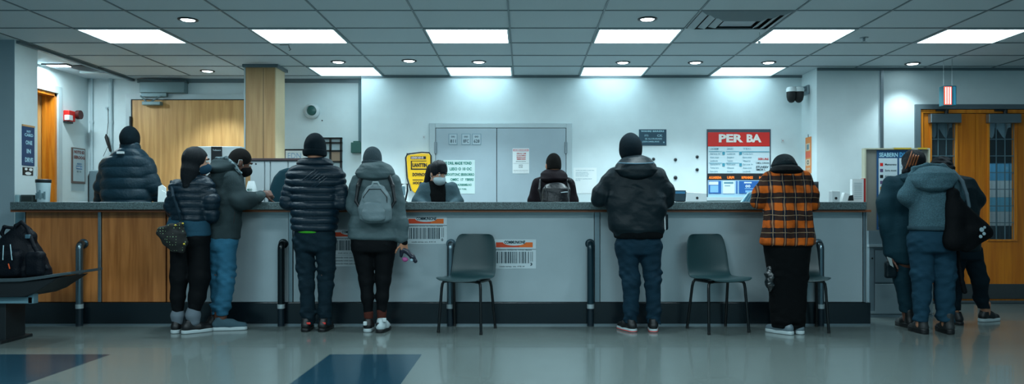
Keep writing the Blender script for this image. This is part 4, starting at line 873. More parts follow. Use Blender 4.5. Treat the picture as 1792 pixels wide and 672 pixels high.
fr_ = wallframe(897, 259.5, 926, 303.5, yd-.001); o = sheet('red_notice', 'white notice with red lettering on the right grey door', 'notice', fr_, PAPER, .002); p = Print(fr_, o); PK = mat('pink print', '#d49aa0', .8)
p.rect(.03, .03, .97, .12, PK, .003, 'heading_band'); p.text(.1, .04, .9, .11, 'OCMROIOECO', PAPER, .0045, .02)
for a, s_ in ((.18, 'SERAS OM'), (.26, 'LUAOMRE'), (.34, 'RNEDOAR'), (.41, 'SMMOREA')): p.text(.25, a, .8, a+.055, s_, INKR, .004, .02)
for a, b_, l, r, s_ in ((.5, .54, .2, .8, 'aloreo serna'), (.59, .61, .03, .97, 'ronestoma rone moeslora sernoeo'), (.65, .78, .36, .62, 'XO\nOX'), (.86, .89, .06, .94, 'onemsarol rones ondere mosa'), (.93, .95, .06, .94, 'sonde mora seronla mosero ama')): p.text(l, a, r, b_, s_, INK, .004)
p.done()
fr_ = wallframe(1003.5, 293.5, 1044, 338.5, YB-.001); o = sheet('typed_paper', 'plain white typed sheet on the wall right of the grey doors', 'paper', fr_, PAPER, .002); p = Print(fr_, o); LB = mat('faint typed ink', '#6f93a0', .8)
for a, r, s_ in ((.08, .9, 'serone mo nosta e e roer lano'), (.16, .62, 'tono serla mosare to'), (.22, .66, 'alore sonde mo rare'), (.29, .64, 'mona serols tonar'), (.41, .8, 'se manoro eserlane doner'), (.47, .3, 'lone ser')): p.text(.1, a, r, a+.04, s_, LB, .003)
p.done()
for a, b_, lb in ((742, 240, 'small white wall plate left of the grey doors'), (1369.5, 246.5, 'small white wall button near the right corner')):
    fr_ = wallframe(a-2.2, b_-3.2, a+2.2, b_+3.2, YB-.001); o = sheet('wall_button', lb, 'switch', fr_, WHITE, .008); Print(fr_, o); B().lathe((X(a, YB), YB-.009, Z(b_, YB)), [(.005, 0), (.005, -.004), (.002, -.005)], 10, 'y').build('button', RED if a > 900 else DARKM, o)
# yellow pouch sign
yk = 9.1; YEL = mat('warning yellow plastic', '#e8b30c', .4); t = thing('yellow_sign', 'yellow sign pouch with black lettering hanging left of the grey doors', 'sign', (X(732, yk), yk, Z(336, yk)))
out = [(711, 276), (714, 271), (738, 268), (750, 268.5), (753, 273), (753, 300), (750, 322), (738, 327), (726, 338), (721, 334), (714, 312)]
B().prism([at(a, b_, yk) for a, b_ in out], (0, .06, 0), .008).build('body', YEL, t)
out2 = [(709.8, 276), (712.6, 269.6), (738, 266.6), (751, 267.2), (754.4, 272.5)]; B().tube([at(a, b_, yk+.01) for a, b_ in [(719, 334), (712.4, 312)]+out2+[(754.4, 296)]], .008, 8).build('black_edge', BLACK, t); B().tube([at(712, 268, yk+.02), at(712.5, 272, yk+.02), at(716, 271, yk+.0)], .006, 8).build('hook', STEEL, t)
fr_ = wallframe(711, 268, 753, 338, yk-.001); p = Print(fr_, t); OK_ = BLACK
p.rect(.18, .08, .82, .15, OK_, .001, 'black_band'); p.text(.2, .09, .72, .14, 'SERBOENB', mat('pink white print', '#e3cdc6', .7), .0025, .02); p.rect(.19, .19, .24, .40, OK_, .001, 'black_frame'); p.rect(.19, .19, .84, .205, OK_, .001, 'black_frame'); p.rect(.19, .385, .84, .415, OK_, .001, 'black_frame')
p.text(.25, .25, .86, .35, 'UANTTIN', OK_, .002, .06); p.text(.26, .49, .9, .58, 'DOWNOGE', OK_, .002, .05); p.rect(.26, .66, .7, .68, OK_, .001, 'black_frame'); p.text(.28, .71, .66, .78, 'HOOR', OK_, .002, .05); p.done()
# blue plaque and wall studs
fr_ = wallframe(1118, 226.5, 1166, 254.5, YB-.001); o = sheet('blue_plaque', 'small dark blue plaque with pale lettering above the wall studs', 'sign', fr_, mat('dark teal blue plaque', '#1a4355', .5), .008); p = Print(lambda u, v, h: fr_(u, v, h+.007), o); PLL = mat('pale plaque lettering', '#9cc4d0', .7)
p.rect(.02, .06, .98, .14, mat('teal band', '#2e7689', .6), .0005, 'band'); p.text(.07, .06, .46, .17, 'WANRE', PLL, .002, .04); p.text(.5, .06, .92, .17, 'BRRERS', PLL, .002, .04); p.text(.2, .32, .34, .46, '(O)', PLL, .002); p.text(.66, .32, .86, .46, 'CK', PLL, .002, .02); p.text(.22, .54, .84, .64, 'SE ALORARARE', PLL, .002, .02); p.text(.12, .72, .74, .84, '(SEROMBLRRE', PLL, .002, .02); p.text(.88, .76, .93, .86, 'o', PLL, .002, .05); p.done()
for i, (a, b_, lb) in enumerate(((1143.5, 278.5, 'leftmost round black wall stud, just right of the black jacket hood'), (1182, 279.5, 'upper stud of the middle column below the blue plaque'), (1182, 311, 'lower stud of the middle column below the blue plaque'), (1220, 274.5, 'topmost round black wall stud left of the red headed board'), (1220, 297, 'lower round black wall stud left of the red headed board'))):
    r = .017 if i != 2 else .021; o = B().lathe((X(a, YB), YB, Z(b_, YB)), [(r, 0), (r, -.008), (r*.8, -.02), (r*.3, -.024)], 18, 'y').build('wall_stud', DARKM, None, 40); tag(o, lb, 'stud', 'round black studs on the wall'); B().lathe((X(a, YB), YB, Z(b_, YB)), [(r+.005, 0), (r+.005, -.003)], 18, 'y').build('backplate', STEEL, o)
# big price board
yk = YB-.012; x0, y0_, x1, y1_ = 1238, 227, 1348, 349; t = thing('notice_board', 'large wall board with red PER BA header and blue panels', 'board', (X(1293, yk), yk, Z(349, yk)))
WF = lambda a, b_, c, d: wallframe(a, b_, c, d, yk)
BB = lambda a, b_, c, d, y_, yy=0: B().box(X(a, y_), X(c, y_), y_, YB-.001, Z(d, y_), Z(b_, y_), .002)
BB(1237, 226, 1349, 350, yk+.004).build('back_panel', mat('slate frame', '#3c4c58', .5), t); REDH = mat('header red', '#d61d12', .5)
BB(1239, 231.5, 1347, 256, yk-.004).build('header', REDH, t); BB(1239, 256.5, 1347, 303.5, yk-.003).build('schedule_panel', mat('pale blue paper', '#c4d6dc', .7), t); BB(1238, 304.5, 1347, 315, yk-.006).build('display_strip', BLACK, t); BB(1239, 315, 1347, 345, yk-.003).build('lower_panel', mat('sky panel', '#9cc3dc', .6), t)
BB(1235, 345, 1349, 351, yk-.02).build('ledge', FRAMEW, t)
p = Print(lambda u, v, h: WF(1238, 227, 1348, 349)(u, v, h+.007), t); CW_ = mat('cream lettering', '#efe6df', .6)
p.text(.178, .065, .565, .182, 'PER', CW_, .002, .045); p.text(.62, .065, .855, .182, 'BA', CW_, .002, .045)
TQ = mat('teal square print', '#3e8ea3', .7); INL = mat('grey blue ink', '#5d8b9c', .8); words = ['Serone lo', 'Anae mose', 'Londerola', 'Sanadero', 'Toma luro', 'Rene soma', 'Olaserne']
for ci, (l, r) in enumerate(((.04, .2), (.31, .44), (.56, .72))):
    p.text(l, .262, r-.03, .285, ['L.ROBEM', 'ORNAU', 'TEC'][ci], INL, .002)
    for k in range(6):
        v = .335+.05*k
        p.text(l, v, r-.02*(k % 3), v+.022, words[(k+ci*2) % 7], INL, .002)
    if ci < 2:
        for v in (.335, .50): p.rect(l+.195-.0*ci, v-.02, l+.235, v+.025, TQ, .002, 'teal_square')
        for v in (.325, .49): p.rect(l-.02, v-.015, l+.19, v-.008, TQ, .002, 'rule_line')
p.rect(.54, .312, .98, .322, TQ, .002, 'rule_line'); p.text(.8, .405, .97, .435, 'SERURE', INKR, .002, .03); p.text(.77, .465, .98, .49, 'S MOL CORORR', INK, .002); p.text(.77, .52, .97, .55, 'STLNEEV', INK, .002, .03); p.text(.77, .56, .92, .585, 'SMOR L', INK, .002, .03)
AMB = mat('amber display lettering', '#e0701c', .5, emis=.5)
for l, r, s_ in ((.02, .22, 'AUUARRENA'), (.31, .42, 'URPI'), (.54, .72, 'RPRNMSS'), (.82, .96, 'NORES')): p.text(l, .668, r, .706, s_, AMB, .004, .03)
BL1, BL2, BL3 = mat('strong blue print', '#1d5fa8', .6), mat('light blue print', '#7fb4dc', .6), mat('white blue print', '#d8e6f0', .6)
for a, c, m_ in ((.015, .215, BL1), (.245, .43, BL3), (.455, .475, BL1), (.5, .985, BL1)): p.rect(a, .735, c, .915, m_, .001, 'blue_panel')
p.rect(.02, .745, .17, .79, BL3, .002, 'white_block'); p.rect(.04, .80, .17, .90, BL2, .0025, 'blue_cell'); p.rect(.26, .75, .41, .775, INL, .002, 'grey_bar'); p.rect(.27, .80, .36, .81, INL, .002, 'grey_bar'); p.rect(.58, .75, .7, .77, BL3, .002, 'white_block'); p.text(.6, .79, .68, .83, 'oo', BL3, .003, .03); p.rect(.59, .84, .76, .85, BL2, .002, 'white_block'); p.rect(.6, .87, .74, .9, BL2, .002, 'white_block'); p.rect(.8, .76, .95, .88, BL2, .002, 'white_block'); p.done()
# twin wall cameras by the corner
t = thing('security_camera', 'pair of black and white dome cameras on one bracket by the right corner', 'camera', (XR-.2, 9.0, Z(185, 9.0)))
B().box(XR-.03, XR-.001, 8.93, 9.07, Z(166, 9.0), Z(150, 9.0), .006).tube([(XR-.02, 9.0, Z(156, 9.0)), (XR-.2, 9.0, Z(156, 9.0))], .03, 14).build('bracket', STEEL, t, 40)
for px, dd in ((1385, 0), (1398, .02)):
    xc_, yc_ = X(px, 8.95), 8.95; hd_ = B().lathe((xc_, yc_, Z(158, yc_)), [(.02, .045), (.05, .035), (.062, .01), (.060, -.02)], 24).build('cap', WHITE, t, True); B().lathe((xc_, yc_, Z(158, yc_)), [(.058, -.02), (.056, -.08), (.046, -.12), (.025, -.145), (.008, -.15)], 24).build('dark_dome', BLACK, hd_, True)
# orange strip poster on the side wall
fr_ = lambda u, v, h: Vector((XR-.001-h, 9.06-.18*u, Z(240, 8.97)+(Z(304, 8.97)-Z(240, 8.97))*v)); OS = mat('orange poster', '#e08848', .6); o = sheet('orange_poster', 'tall narrow orange poster on the short side wall', 'poster', fr_, OS, .004); p = Print(fr_, o)
p.rect(.1, .17, .8, .37, mat('cream block', '#d9c3a8', .7), .005, 'block'); p.rect(.25, .2, .65, .34, mat('grey print', '#6f8c94', .6), .006, 'print'); p.rect(.02, .4, .9, .56, mat('salmon block', '#e2694c', .7), .005, 'block'); p.rect(.1, .6, .85, .78, mat('cream block', '#d9c3a8', .7), .005, 'block'); p.text(.3, .63, .65, .75, 'O', INK, .006, .03); p.text(.2, .84, .85, .9, 'SNR', mat('cream block', '#d9c3a8', .7), .006, .03); p.done()
B().tube([(XR-.006, 8.97, Z(240, 8.97)), (XR-.006, 8.97, Z(235, 8.97))], .003, 6).build('hanger', DARKM, o)
# counter top clutter on the right
yk = 7.32; t = thing('desk_monitor', 'small dark monitor seen from behind, right of the man in the black jacket', 'monitor', (X(1190, yk), yk, CT))
B().box(X(1180, yk), X(1200.5, yk), yk, yk+.03, CT+.012, Z(333, yk), .004).build('screen_back', mat('dark teal shell', '#12303c', .4), t); B().box(X(1182, yk), X(1199, yk), yk-.002, yk, Z(339, yk), Z(335, yk)).build('blue_edge', mat('blue edge', '#2d6d92', .4), t); B().box(X(1184, yk), X(1197, yk), yk-.03, yk+.07, CT, CT+.012).build('foot', DARKM, t)
yk = 7.3; t = B().prism([at(1200, 353.4, yk), at(1237, 353.4, yk), at(1237, 338, yk), at(1202, 336, yk)], (0, .1, 0), .005).build('white_device', WHITE); tag(t, 'low white device with a round dark hole left of the wall board', 'device'); B().lathe((X(1220, yk), yk, Z(346.5, yk)), [(.013, .004), (.013, -.003)], 16, 'y').build('port', DARKM, t)
yk = 7.22; t = thing('leaflet_holder', 'clear slanted leaflet stand with pale papers left of the plaid shirt', 'stand', (X(1312, yk), yk, CT)); B().prism([at(1298, 353.4, yk), at(1310, 337, yk), at(1328, 332, yk), at(1326, 353.4, yk)], (0, .05, 0), .003).build('holder', mat('pale blue acrylic', '#9cc4d4', .15), t)
for i in range(3): B().prism([at(1301+5*i, 352.6, yk-.004), at(1310+5*i, 339, yk-.004), at(1312+5*i, 339, yk-.004), at(1303+5*i, 352.6, yk-.004)], (0, .004, 0)).build('leaflet_edge', mat('blue leaflet', '#3f8fb0', .6), t)
yk = 7.35; t = B().box(X(1415, yk), X(1433, yk), yk, yk+.12, CT, Z(318, yk), .005).build('desk_speaker', mat('grey brown shell', '#3d4448', .5)); tag(t, 'upright dark grey box on the counter behind the plaid shoulder', 'speaker'); B().box(X(1418, yk), X(1431, yk), yk-.004, yk+.001, CT+.02, Z(322, yk), .002).build('front_grille', DARKM, t)
yk = 7.2; t = B().box(X(1456, yk), X(1470, yk), yk, yk+.08, CT, Z(334, yk), .005).build('white_box', WHITE); tag(t, 'small white box with round dark port near the counter end', 'box'); B().lathe((X(1463, yk), yk, Z(347, yk)), [(.013, .004), (.013, -.003)], 16, 'y').build('port', DARKM, t)
t = thing('paper_tray', 'tilted white papers with a black clip on the right counter end', 'paper', (X(1483, yk), yk, CT)); B().prism([at(1473, 353.4, yk), at(1494, 353.4, yk), at(1489, 341, yk), at(1478, 337, yk)], (0, .06, 0)).build('papers', PAPER, t); B().prism([at(1484, 351, yk-.004), at(1494, 351, yk-.004), at(1493, 341, yk-.004), at(1486, 343, yk-.004)], (0, .004, 0)).build('clip', DARKM, t)
t = thing('standing_papers', 'upright stack of ruled white paper at the right counter end', 'paper', (X(1503, yk), yk, CT)); B().box(X(1493, yk), X(1513, yk), yk+.02, yk+.07, CT, Z(313, yk)).build('sheets', PAPER, t)
b = B(); [b.box(X(1496, yk), X(1510, yk), yk+.018, yk+.021, Z(320+3.4*i+.5, yk), Z(320+3.4*i, yk)) for i in range(9)]; b.build('ruled_lines', LB, t)
t = B().box(X(1513.5, yk), X(1516.8, yk), yk+.02, yk+.09, CT, Z(312, yk)).build('red_folder', mat('red folder', '#b02b2b', .6)); tag(t, 'thin red folder standing at the very end of the counter', 'folder')
# ---------------------------------------------------------------- notice kiosk at the right end of the counter
yk = 7.5; KG = mat('kiosk blue grey paint', '#6f848d', .45); KL = mat('kiosk light panel', '#93a5ac', .45); t = thing('kiosk_cabinet', 'blue grey metal cabinet right of the counter end', 'cabinet', (X(1576, yk), yk+.2, 0))
zc_ = Z(404, yk); B().box(X(1521, yk), X(1632, yk), yk+.01, yk+.4, Z(552, yk), zc_).build('body', KG, t); B().box(X(1520, yk), X(1633, yk), yk-.005, yk+.41, 0, Z(551, yk)).build('base', KG, t)
B().box(X(1520, yk), X(1633, yk), yk-.01, yk+.42, Z(432, yk), Z(428, yk)).box(X(1521, yk), X(1632, yk), yk-.005, yk+.01, Z(549, yk), Z(544, yk)).build('trim_bar', KL, t)
B().box(X(1521, yk), X(1529, yk), yk-.004, yk+.01, Z(549, yk), Z(433, yk)).build('stile', KG, t); B().box(X(1626, yk), X(1632, yk), yk-.004, yk+.01, Z(549, yk), Z(433, yk)).build('stile', KL, t)
B().box(X(1531, yk), X(1625, yk), yk-.003, yk+.01, Z(494, yk), Z(438, yk), .003).build('upper_door', KG, t); B().box(X(1531, yk), X(1625, yk), yk-.003, yk+.01, Z(545, yk), Z(497, yk), .003).build('lower_door', KL, t); B().lathe((X(1526, yk), yk-.004, Z(452, yk)), [(.009, 0), (.009, -.006)], 14, 'y').build('lock', DARKM, t)
t = thing('poster_board', 'framed board with a blue headed poster standing on the kiosk cabinet', 'board', (X(1574, yk), yk+.1, zc_)); fz = Z(261, yk)
B().box(X(1518, yk), X(1630, yk), yk+.06, yk+.1, zc_, fz, .003).build('back_panel', mat('taupe board', '#7d7d76', .6), t); b = B().box(X(1516.5, yk), X(1519, yk), yk+.04, yk+.11, zc_, fz).box(X(1629, yk), X(1631.5, yk), yk+.04, yk+.11, zc_, fz).box(X(1516.5, yk), X(1631.5, yk), yk+.04, yk+.11, fz, fz+.014); b.build('frame', mat('cream frame', '#b5b59e', .5), t); B().box(X(1568, yk), X(1598, yk), yk+.036, yk+.112, fz+.002, fz+.018).box(X(1610, yk), X(1626, yk), yk+.036, yk+.112, fz+.002, fz+.018).build('yellow_tape', mat('yellow tape', '#c3a331', .6), t)
yq = yk+.059; fr_ = wallframe(1534, 263, 1612, 402, yq); B().prism([fr_(0, 0, 0), fr_(1, 0, 0), fr_(1, 1, 0), fr_(0, 1, 0)], (0, -.005, 0)).build('poster', BL1 if 0 else mat('poster blue', '#1c4f7c', .5), t); p = Print(lambda u, v, h: fr_(u, v, h+.005), t)
p.rect(.04, .1, .46, .98, mat('pale blue paper', '#c4d6dc', .7), .001, 'left_page'); p.rect(.5, .1, .98, .98, mat('pale blue paper', '#c4d6dc', .7), .001, 'right_page'); p.text(.05, .03, .47, .085, 'SEABERN', PL, .002, .03); p.text(.51, .025, .9, .085, 'DAWERS', mat('sky lettering', '#4ea8d8', .6), .002, .04)
for i, (m_) in enumerate((REDH, mat('purple icon', '#5a4a70', .6), DARKM, mat('purple icon', '#5a4a70', .6), mat('amber icon', '#c98a2c', .6))): p.rect(.07, .16+.075*i, .14, .2+.075*i, m_, .002, 'icon'); p.text(.18, .165+.075*i, .44, .192+.075*i, ['Memoreno', 'Sora mont', 'Ademoras', 'Londe ser', 'Ramo tel'][i], INK, .002, .02)
for i in range(10): p.text(.54, .16+.04*i, .92, .178+.04*i, ['sona merola sede', 'lora mone ser'][i % 2], INL, .002)
p.done()
# ---------------------------------------------------------------- beyond the orange doors
yk = 10.1; t = thing('corridor_shelf', 'blue and white lit display seen through the right door window', 'display', (6.2, yk, 0)); x0 = X(1690, yk)
for i, (a, b_, c) in enumerate(((286, 316, '#4f9cc4'), (316, 345, '#b4cdd6'), (345, 370, '#63b2d2'), (370, 395, '#b4cdd6'), (395, 440, '#1d3540'))): B().box(x0, X(1800, yk), yk, yk+.3, Z(b_, yk), Z(a, yk)-.003).build('panel', mat('display '+c, c, .5), t)
B().box(x0, X(1800, yk), yk+.02, yk+.3, 0, Z(440, yk)).build('base', DARKM, t); b = B(); [b.box(X(p_, yk)-.006, X(p_, yk)+.006, yk-.01, yk+.01, Z(440, yk), Z(286, yk)) for p_ in (1700, 1722, 1744, 1766, 1788)]; b.build('mullion', mat('dark frame strips', '#2c5564', .5), t)
B().box(X(1774, yk), X(1780, yk), yk-.012, yk+.001, Z(295, yk), Z(290, yk)).build('white_square', WHITE, t)
t = thing('corridor_fill_light', 'added unseen corridor light brightening the display beyond the orange doors', 'ceiling light', (6.0, 9.6, 2.59)); B().box(5.6, 6.4, 9.4, 9.8, 2.585, 2.6).build('housing', FRAMEW, t); B().box(5.63, 6.37, 9.43, 9.77, 2.58, 2.586).build('diffuser', mat('corridor fill glow', LIGHT+(1,), .5, emis=7), t)  # lamp added out of view to light the display behind the door glass
# ---------------------------------------------------------------- clothes materials
NAVY = mat('navy nylon puffer', '#09202c', .42, bump=.4, bs=45, spec=.3, wr=.5); NAVY2 = mat('dark teal nylon puffer', '#0e2b37', .45, bump=.4, bs=45, spec=.3, wr=.5); BLKN = mat('black nylon shell', '#07181e', .5, bump=.3, bs=35, spec=.2, wr=.9)
GREYP = mat('grey green parka', '#47595d', .6, bump=.4, bs=40, spec=.22, wr=1); GREYW = mat('charcoal wool coat', '#2b383b', .85, bump=.4, bs=180, wr=.8); HOODIE = mat('heather teal grey knit', '#43606a', .95, bump=.6, bs=160, var=1.3, vs=130, vlo=.6, wr=.8)
JEAN = mat('dark blue jeans', '#122c3a', .8, bump=.3, bs=120, var=.8, vs=7, vlo=.6, wr=.9); JEANT = mat('dark teal jeans', '#10232c', .8, bump=.3, bs=120, var=.8, vs=7, vlo=.6, wr=.9); JEANL = mat('light blue jeans', '#2c5f78', .8, bump=.3, bs=120, var=1, vs=7, vlo=.65, wr=.9); SLACK = mat('blue teal trousers', '#1a3949', .85, bump=.2, bs=100, wr=.7)
LEGG = mat('black leggings', '#070b0e', .75, bump=.1); BLKT = mat('black cloth', '#05080a', .9, bump=.3, bs=60); BEAN = mat('black knit', '#0b1a21', .9, bump=.7, bs=150, stretch=(3, 3, .6)); GBEAN = mat('grey striped knit', '#3c4a50', .9, bump=.7, bs=150)
SOCK = mat('grey sock', '#67737c', .9, bump=.6, bs=200); SHB = mat('black shoe leather', '#080b0e', .5, bump=.1); SHW = mat('white shoe sole', '#a9b8bb', .5); SHG = mat('grey blue canvas', '#3a525c', .8, bump=.3, bs=200); SHR = mat('red shoe trim', '#c9302a', .5)
TEALC2 = mat('dark green teal coat', '#12303a', .75, bump=.3, bs=60, wr=.9); GREEN = mat('bright green shirt', '#3f9e2c', .8)
PLAID = plaid_mat()
def bag_on(q, name, m, label, cat='backpack', h=.006): o = q.mesh(name, m, None, h); return tag(o, label, cat)
# ---- 1 clerk in dark quilted jacket behind the counter, left
p = Person('person in black beanie and dark quilted jacket, back turned, behind the wood panelled counter end', 222, 7.62, SKIN_L)
p.head(228, 248, .02, -6, 8); rows = [(258, 213, 244, .075, 0), (266, 203, 252, .10, 0), (278, 186, 264, .125, 0), (292, 181, 265, .14, 0), (330, 180, 262, .15, 0), (400, 180, 262, .155, 0), (446, 182, 260, .155, 0)]
arms = [[(190, 287, 0, 12.5), (177, 326, .02, 10.5), (176, 350, .12, 9), (190, 358, .3, 7)], [(257, 290, 0, 13.5), (268, 325, .02, 12), (279, 344, .12, 9.5), (288, 350, .28, 7)]]
legs = [[(206, 430, 0, 17), (204, 490, 0, 13), (203, 540, 0, 9)], [(236, 430, 0, 17), (238, 490, 0, 13), (239, 540, 0, 9)]]
p.torso(rows[1:]+[(460, 190, 252, .13, 0)], legs); p.arms(arms); p.legs(legs); [p.foot(x, 0, 0) for x in (203, 239)]; p.hand(p.P(190, 358, .3), (.3, .9, -.1), (0, 0, -1), 1); p.hand(p.P(288, 350, .28), (-.2, .9, 0), (0, 0, -1), -1); p.build_body(.008)
p.top(NAVY2, rows, arms, (.016, .112), (.014, .10), .004, 22, 'quilted_jacket'); p.beanie(BEAN, .03, -.035, False, 0, .020)
p.fly('collar', NAVY2, [(250, 211, 243, .075, 0), (257, 211, 245, .08, 0), (265, 209, 246, .085, 0)], amp=.001); p.fly('collar_trim', mat('grey collar lining', '#4a6570', .8), [(249.5, 212, 242, .074, 0), (251.5, 211.5, 242.5, .0765, 0)], amp=0, rnd=.006, h=.004)
y_ = p.Y-.13; B().box(X(205, y_), X(216, y_), y_-.012, y_+.02, Z(269, y_), Z(265, y_)).build('white_tag', WHITE, p.t)
p.trousers(BLKT, legs, [(420, 188, 254, .14, 0), (440, 188, 254, .14, 0), (456, 192, 250, .12, 0)], .04, h=.012); [p.shoe(x, 0, s_, SHB, SHB, h=.007) for x, s_ in ((203, -6), (239, 8))]
# ---- 2 woman in black puffer
p = Person('person with long dark hair and face mask in short black puffer jacket', 331, 6.56, SKIN_L)
p.head(345, 283, 0, 68, 6, 1.0); p.eyes(); rows = [(306, 332, 360, .06, 0), (313, 318, 366, .085, 0), (323, 306, 369, .11, 0), (340, 301, 366, .125, 0), (365, 300, 365, .13, 0), (384, 301, 364, .135, 0), (390, 303, 363, .13, 0)]
arms = [[(309, 323, 0, 11.5), (300, 360, -.02, 11), (304, 372, .1, 9), (322, 368, .26, 7)], [(361, 322, 0, 12), (371, 352, -.02, 12), (372, 378, 0, 10), (366, 386, .12, 7)]]
legs = [[(316, 415, 0, 17.5), (314, 485, 0, 15), (311, 520, 0, 12), (311, 555, 0, 8.5)], [(346, 415, 0, 19), (350, 485, 0, 17), (345, 520, 0, 14), (337, 553, -.02, 9)]]
p.torso(rows[1:]+[(410, 302, 362, .12, 0)], legs); p.arms(arms); p.legs(legs); p.foot(311, 0, -4); p.foot(337, -.02, 42); p.hand(p.P(322, 368, .26), (.7, .7, 0), (0, 0, -1), 1); p.hand(p.P(366, 386, .12), (-.2, .9, -.1), (0, 0, -1), -1); p.build_body()
p.top(NAVY, rows, arms, (.012, .065), (.017, .060), .004, 24, 'puffer_jacket', .006); p.fly('shirt_hem', mat('teal denim shirt', '#24485a', .8, bump=.5, bs=60), [(378, 299, 364, .135, 0), (400, 294, 366, .14, 0), (414, 291, 368, .145, 0)], amp=.007)
p.trousers(LEGG, legs, [(392, 300, 362, .12, 0), (418, 297, 365, .13, 0), (430, 302, 362, .12, 0)], Z(549, p.Y), .003)
SDF().chain(p.ch([(311, 545, 0, 9), (311, 552, 0, 11), (311, 562, 0, 9.5)])).mesh('sock', SOCK, p.t, .005); SDF().chain(p.ch([(338, 543, -.02, 10), (338, 551, -.02, 12), (340, 562, -.02, 9.5)])).mesh('sock', SOCK, p.t, .005)
p.shoe(311, .02, -6, SHB, SHW); p.shoe(337, -.02, 48, SHB, SHW, .3)
c, R, k = p.hd; q = p.hair_cap(HAIRM, .014, -.02, .0); q = SDF(); q.ell(p.L(0, -.02, .026), (.088, .106, .108), .02, R); q.ell(p.L(0, .11, -.04), (.072, .07, .11), .015, R, 's')
q.cone(p.P(338, 283, -.01), p.P(333, 308, -.03), .085, .075, .03, flat=(1, 1, 1)); q.cone(p.P(333, 300, -.05), p.P(327, 326, -.09), .07, .035, .04); q.disp = folds(.004, 6, 2, (6, 6, .4)); o = q.mesh('long_hair', HAIRM, p.t, .006)
p.mask(mat('dark blue mask', '#1d3d50', .8)); 
q = SDF(); q.chain([(p.P(300, 318, .0), .014), (p.P(303, 345, -.17), .014), (p.P(313, 372, -.19), .014), (p.P(317, 392, -.18), .012)], .01, flat=None); 
BAGD = bpy.data.materials.new('black dotted cloth'); BAGD.use_nodes = True; nt = BAGD.node_tree; vb = nt.nodes.new('ShaderNodeTexVoronoi'); vb.inputs['Scale'].default_value = 42; vb.inputs['Randomness'].default_value = .25; tcn = nt.nodes.new('ShaderNodeTexCoord'); nt.links.new(tcn.outputs['Object'], vb.inputs['Vector']); mxn = nt.nodes.new('ShaderNodeMix'); mxn.data_type = 'RGBA'; nt.links.new(node_math(nt, 'LESS_THAN', vb.outputs['Distance'], .17), mxn.inputs[0]); mxn.inputs[6].default_value = hexc('#070c0b'); mxn.inputs[7].default_value = hexc('#7d9a72'); nt.links.new(mxn.outputs[2], nt.nodes['Principled BSDF'].inputs['Base Color']); nt.nodes['Principled BSDF'].inputs['Roughness'].default_value = .8
yk = p.Y-.2; b = SDF(); pts = [(316, 394), (320, 410), (324, 425), (318, 438), (304, 436), (290, 424), (279, 408), (281, 402), (300, 396)]
b.chain([(P0(a, c_, yk), .022) for a, c_ in pts]+[(P0(316, 394, yk), .022)], .02).ell(P0(303, 415, yk), (.085, .045, .075), .04).ell(P0(308, 424, yk), (.07, .045, .06), .03); b.disp = folds(.003, 40, 1); o = bag_on(b, 'crossbody_pouch', BAGD, 'black dotted cloth pouch hanging at the hip of the long haired person', 'bag'); q.mesh('shoulder_strap', mat('dark blue webbing', '#10232d', .8), o, .006)
for a, c_ in ((320, 391), (307, 394), (322, 427)): SDF().ell(P0(a, c_, yk-.035), (.010, .006, .008), 0).mesh('yellow_tag', mat('yellow tag', '#c7ae33', .6), o, .004)
# ---- 3 man in grey coat leaning on the counter
p = Person('person in charcoal hooded coat and black mask leaning on the counter, light blue jeans', 390, 6.75, SKIN_D)
p.head(421, 285, .05, 62, 24, 1.0); p.eyes(); rows = [(292, 385, 418, .07, .03), (300, 372, 426, .10, .02), (312, 362, 427, .12, .01), (340, 362, 424, .12, -.01), (375, 364, 421, .125, -.02), (405, 365, 420, .125, -.02), (420, 365, 420, .125, -.02)]
arms = [[(380, 308, .1, 13), (390, 338, .25, 12), (420, 342, .36, 9), (438, 342, .42, 7)], [(404, 312, -.06, 14.5), (422, 352, -.1, 14), (438, 350, .0, 11.5), (458, 340, .16, 8)]]
legs = [[(380, 428, -.02, 16), (380, 487, -.02, 13), (382, 535, -.03, 11.5), (382, 556, -.03, 9)], [(396, 428, -.05, 17), (397, 485, -.06, 14.5), (391, 530, -.06, 13), (389, 554, -.06, 10)]]
p.torso(rows[1:]+[(430, 370, 414, .12, -.04)], legs); p.arms(arms); p.legs(legs); p.foot(389, -.06, 78); p.foot(376, .02, 60); p.hand(p.P(461, 339.5, .19), (.55, .75, .05), (-.6, .3, -.5), -1, .9, .9); p.hand(p.P(438, 342, .42), (.6, .6, .1), (0, 0, -1), 1, .7, .9); p.build_body(.005)
p.top(GREYW, rows, arms, None, None, .012, 20, 'coat', .006)
SDF().loft(p.rows([(296, 371, 421, .115, -.005), (289, 370, 420, .10, -.005), (281, 372, 412, .085, .0), (276, 376, 402, .06, .0)]), 0, rnd=.04).ell(p.P(386, 296, -.04), (.12, .1, .05), .03).mesh('hood', GREYW, p.t, .007)
q = SDF().chain([(p.P(378, 277, -.05), .012), (p.P(396, 276, -.06), .014), (p.P(408, 287, -.07), .014), (p.P(421, 303, -.05), .014)], .01); q.disp = folds(.004, 80, 1); q.mesh('fleece_lining', mat('patterned grey fleece', '#72868c', .9, bump=1, bs=120, var=2, vs=40, vlo=.2), p.t, .005)
SDF().chain([(p.P(411, 371, -.20), .004), (p.P(409, 391, -.20), .004)], 0).mesh('pocket_zip', BLACK, p.t, .003)
SDF().cone(p.P(452, 345, .06), p.P(456, 342, .12), .051, .046, .01).mesh('cuff_tab', mat('charcoal cuff', '#3a484a', .85), p.t, .006)
c, R, k = p.hd; p.hair_cap(HAIRM, .006, -.03, .0).mesh('short_hair', mat('short black hair', '#10100f', .9, bump=.8, bs=260), p.t, .005); p.mask(mat('black mask', '#05080b', .8), .004)
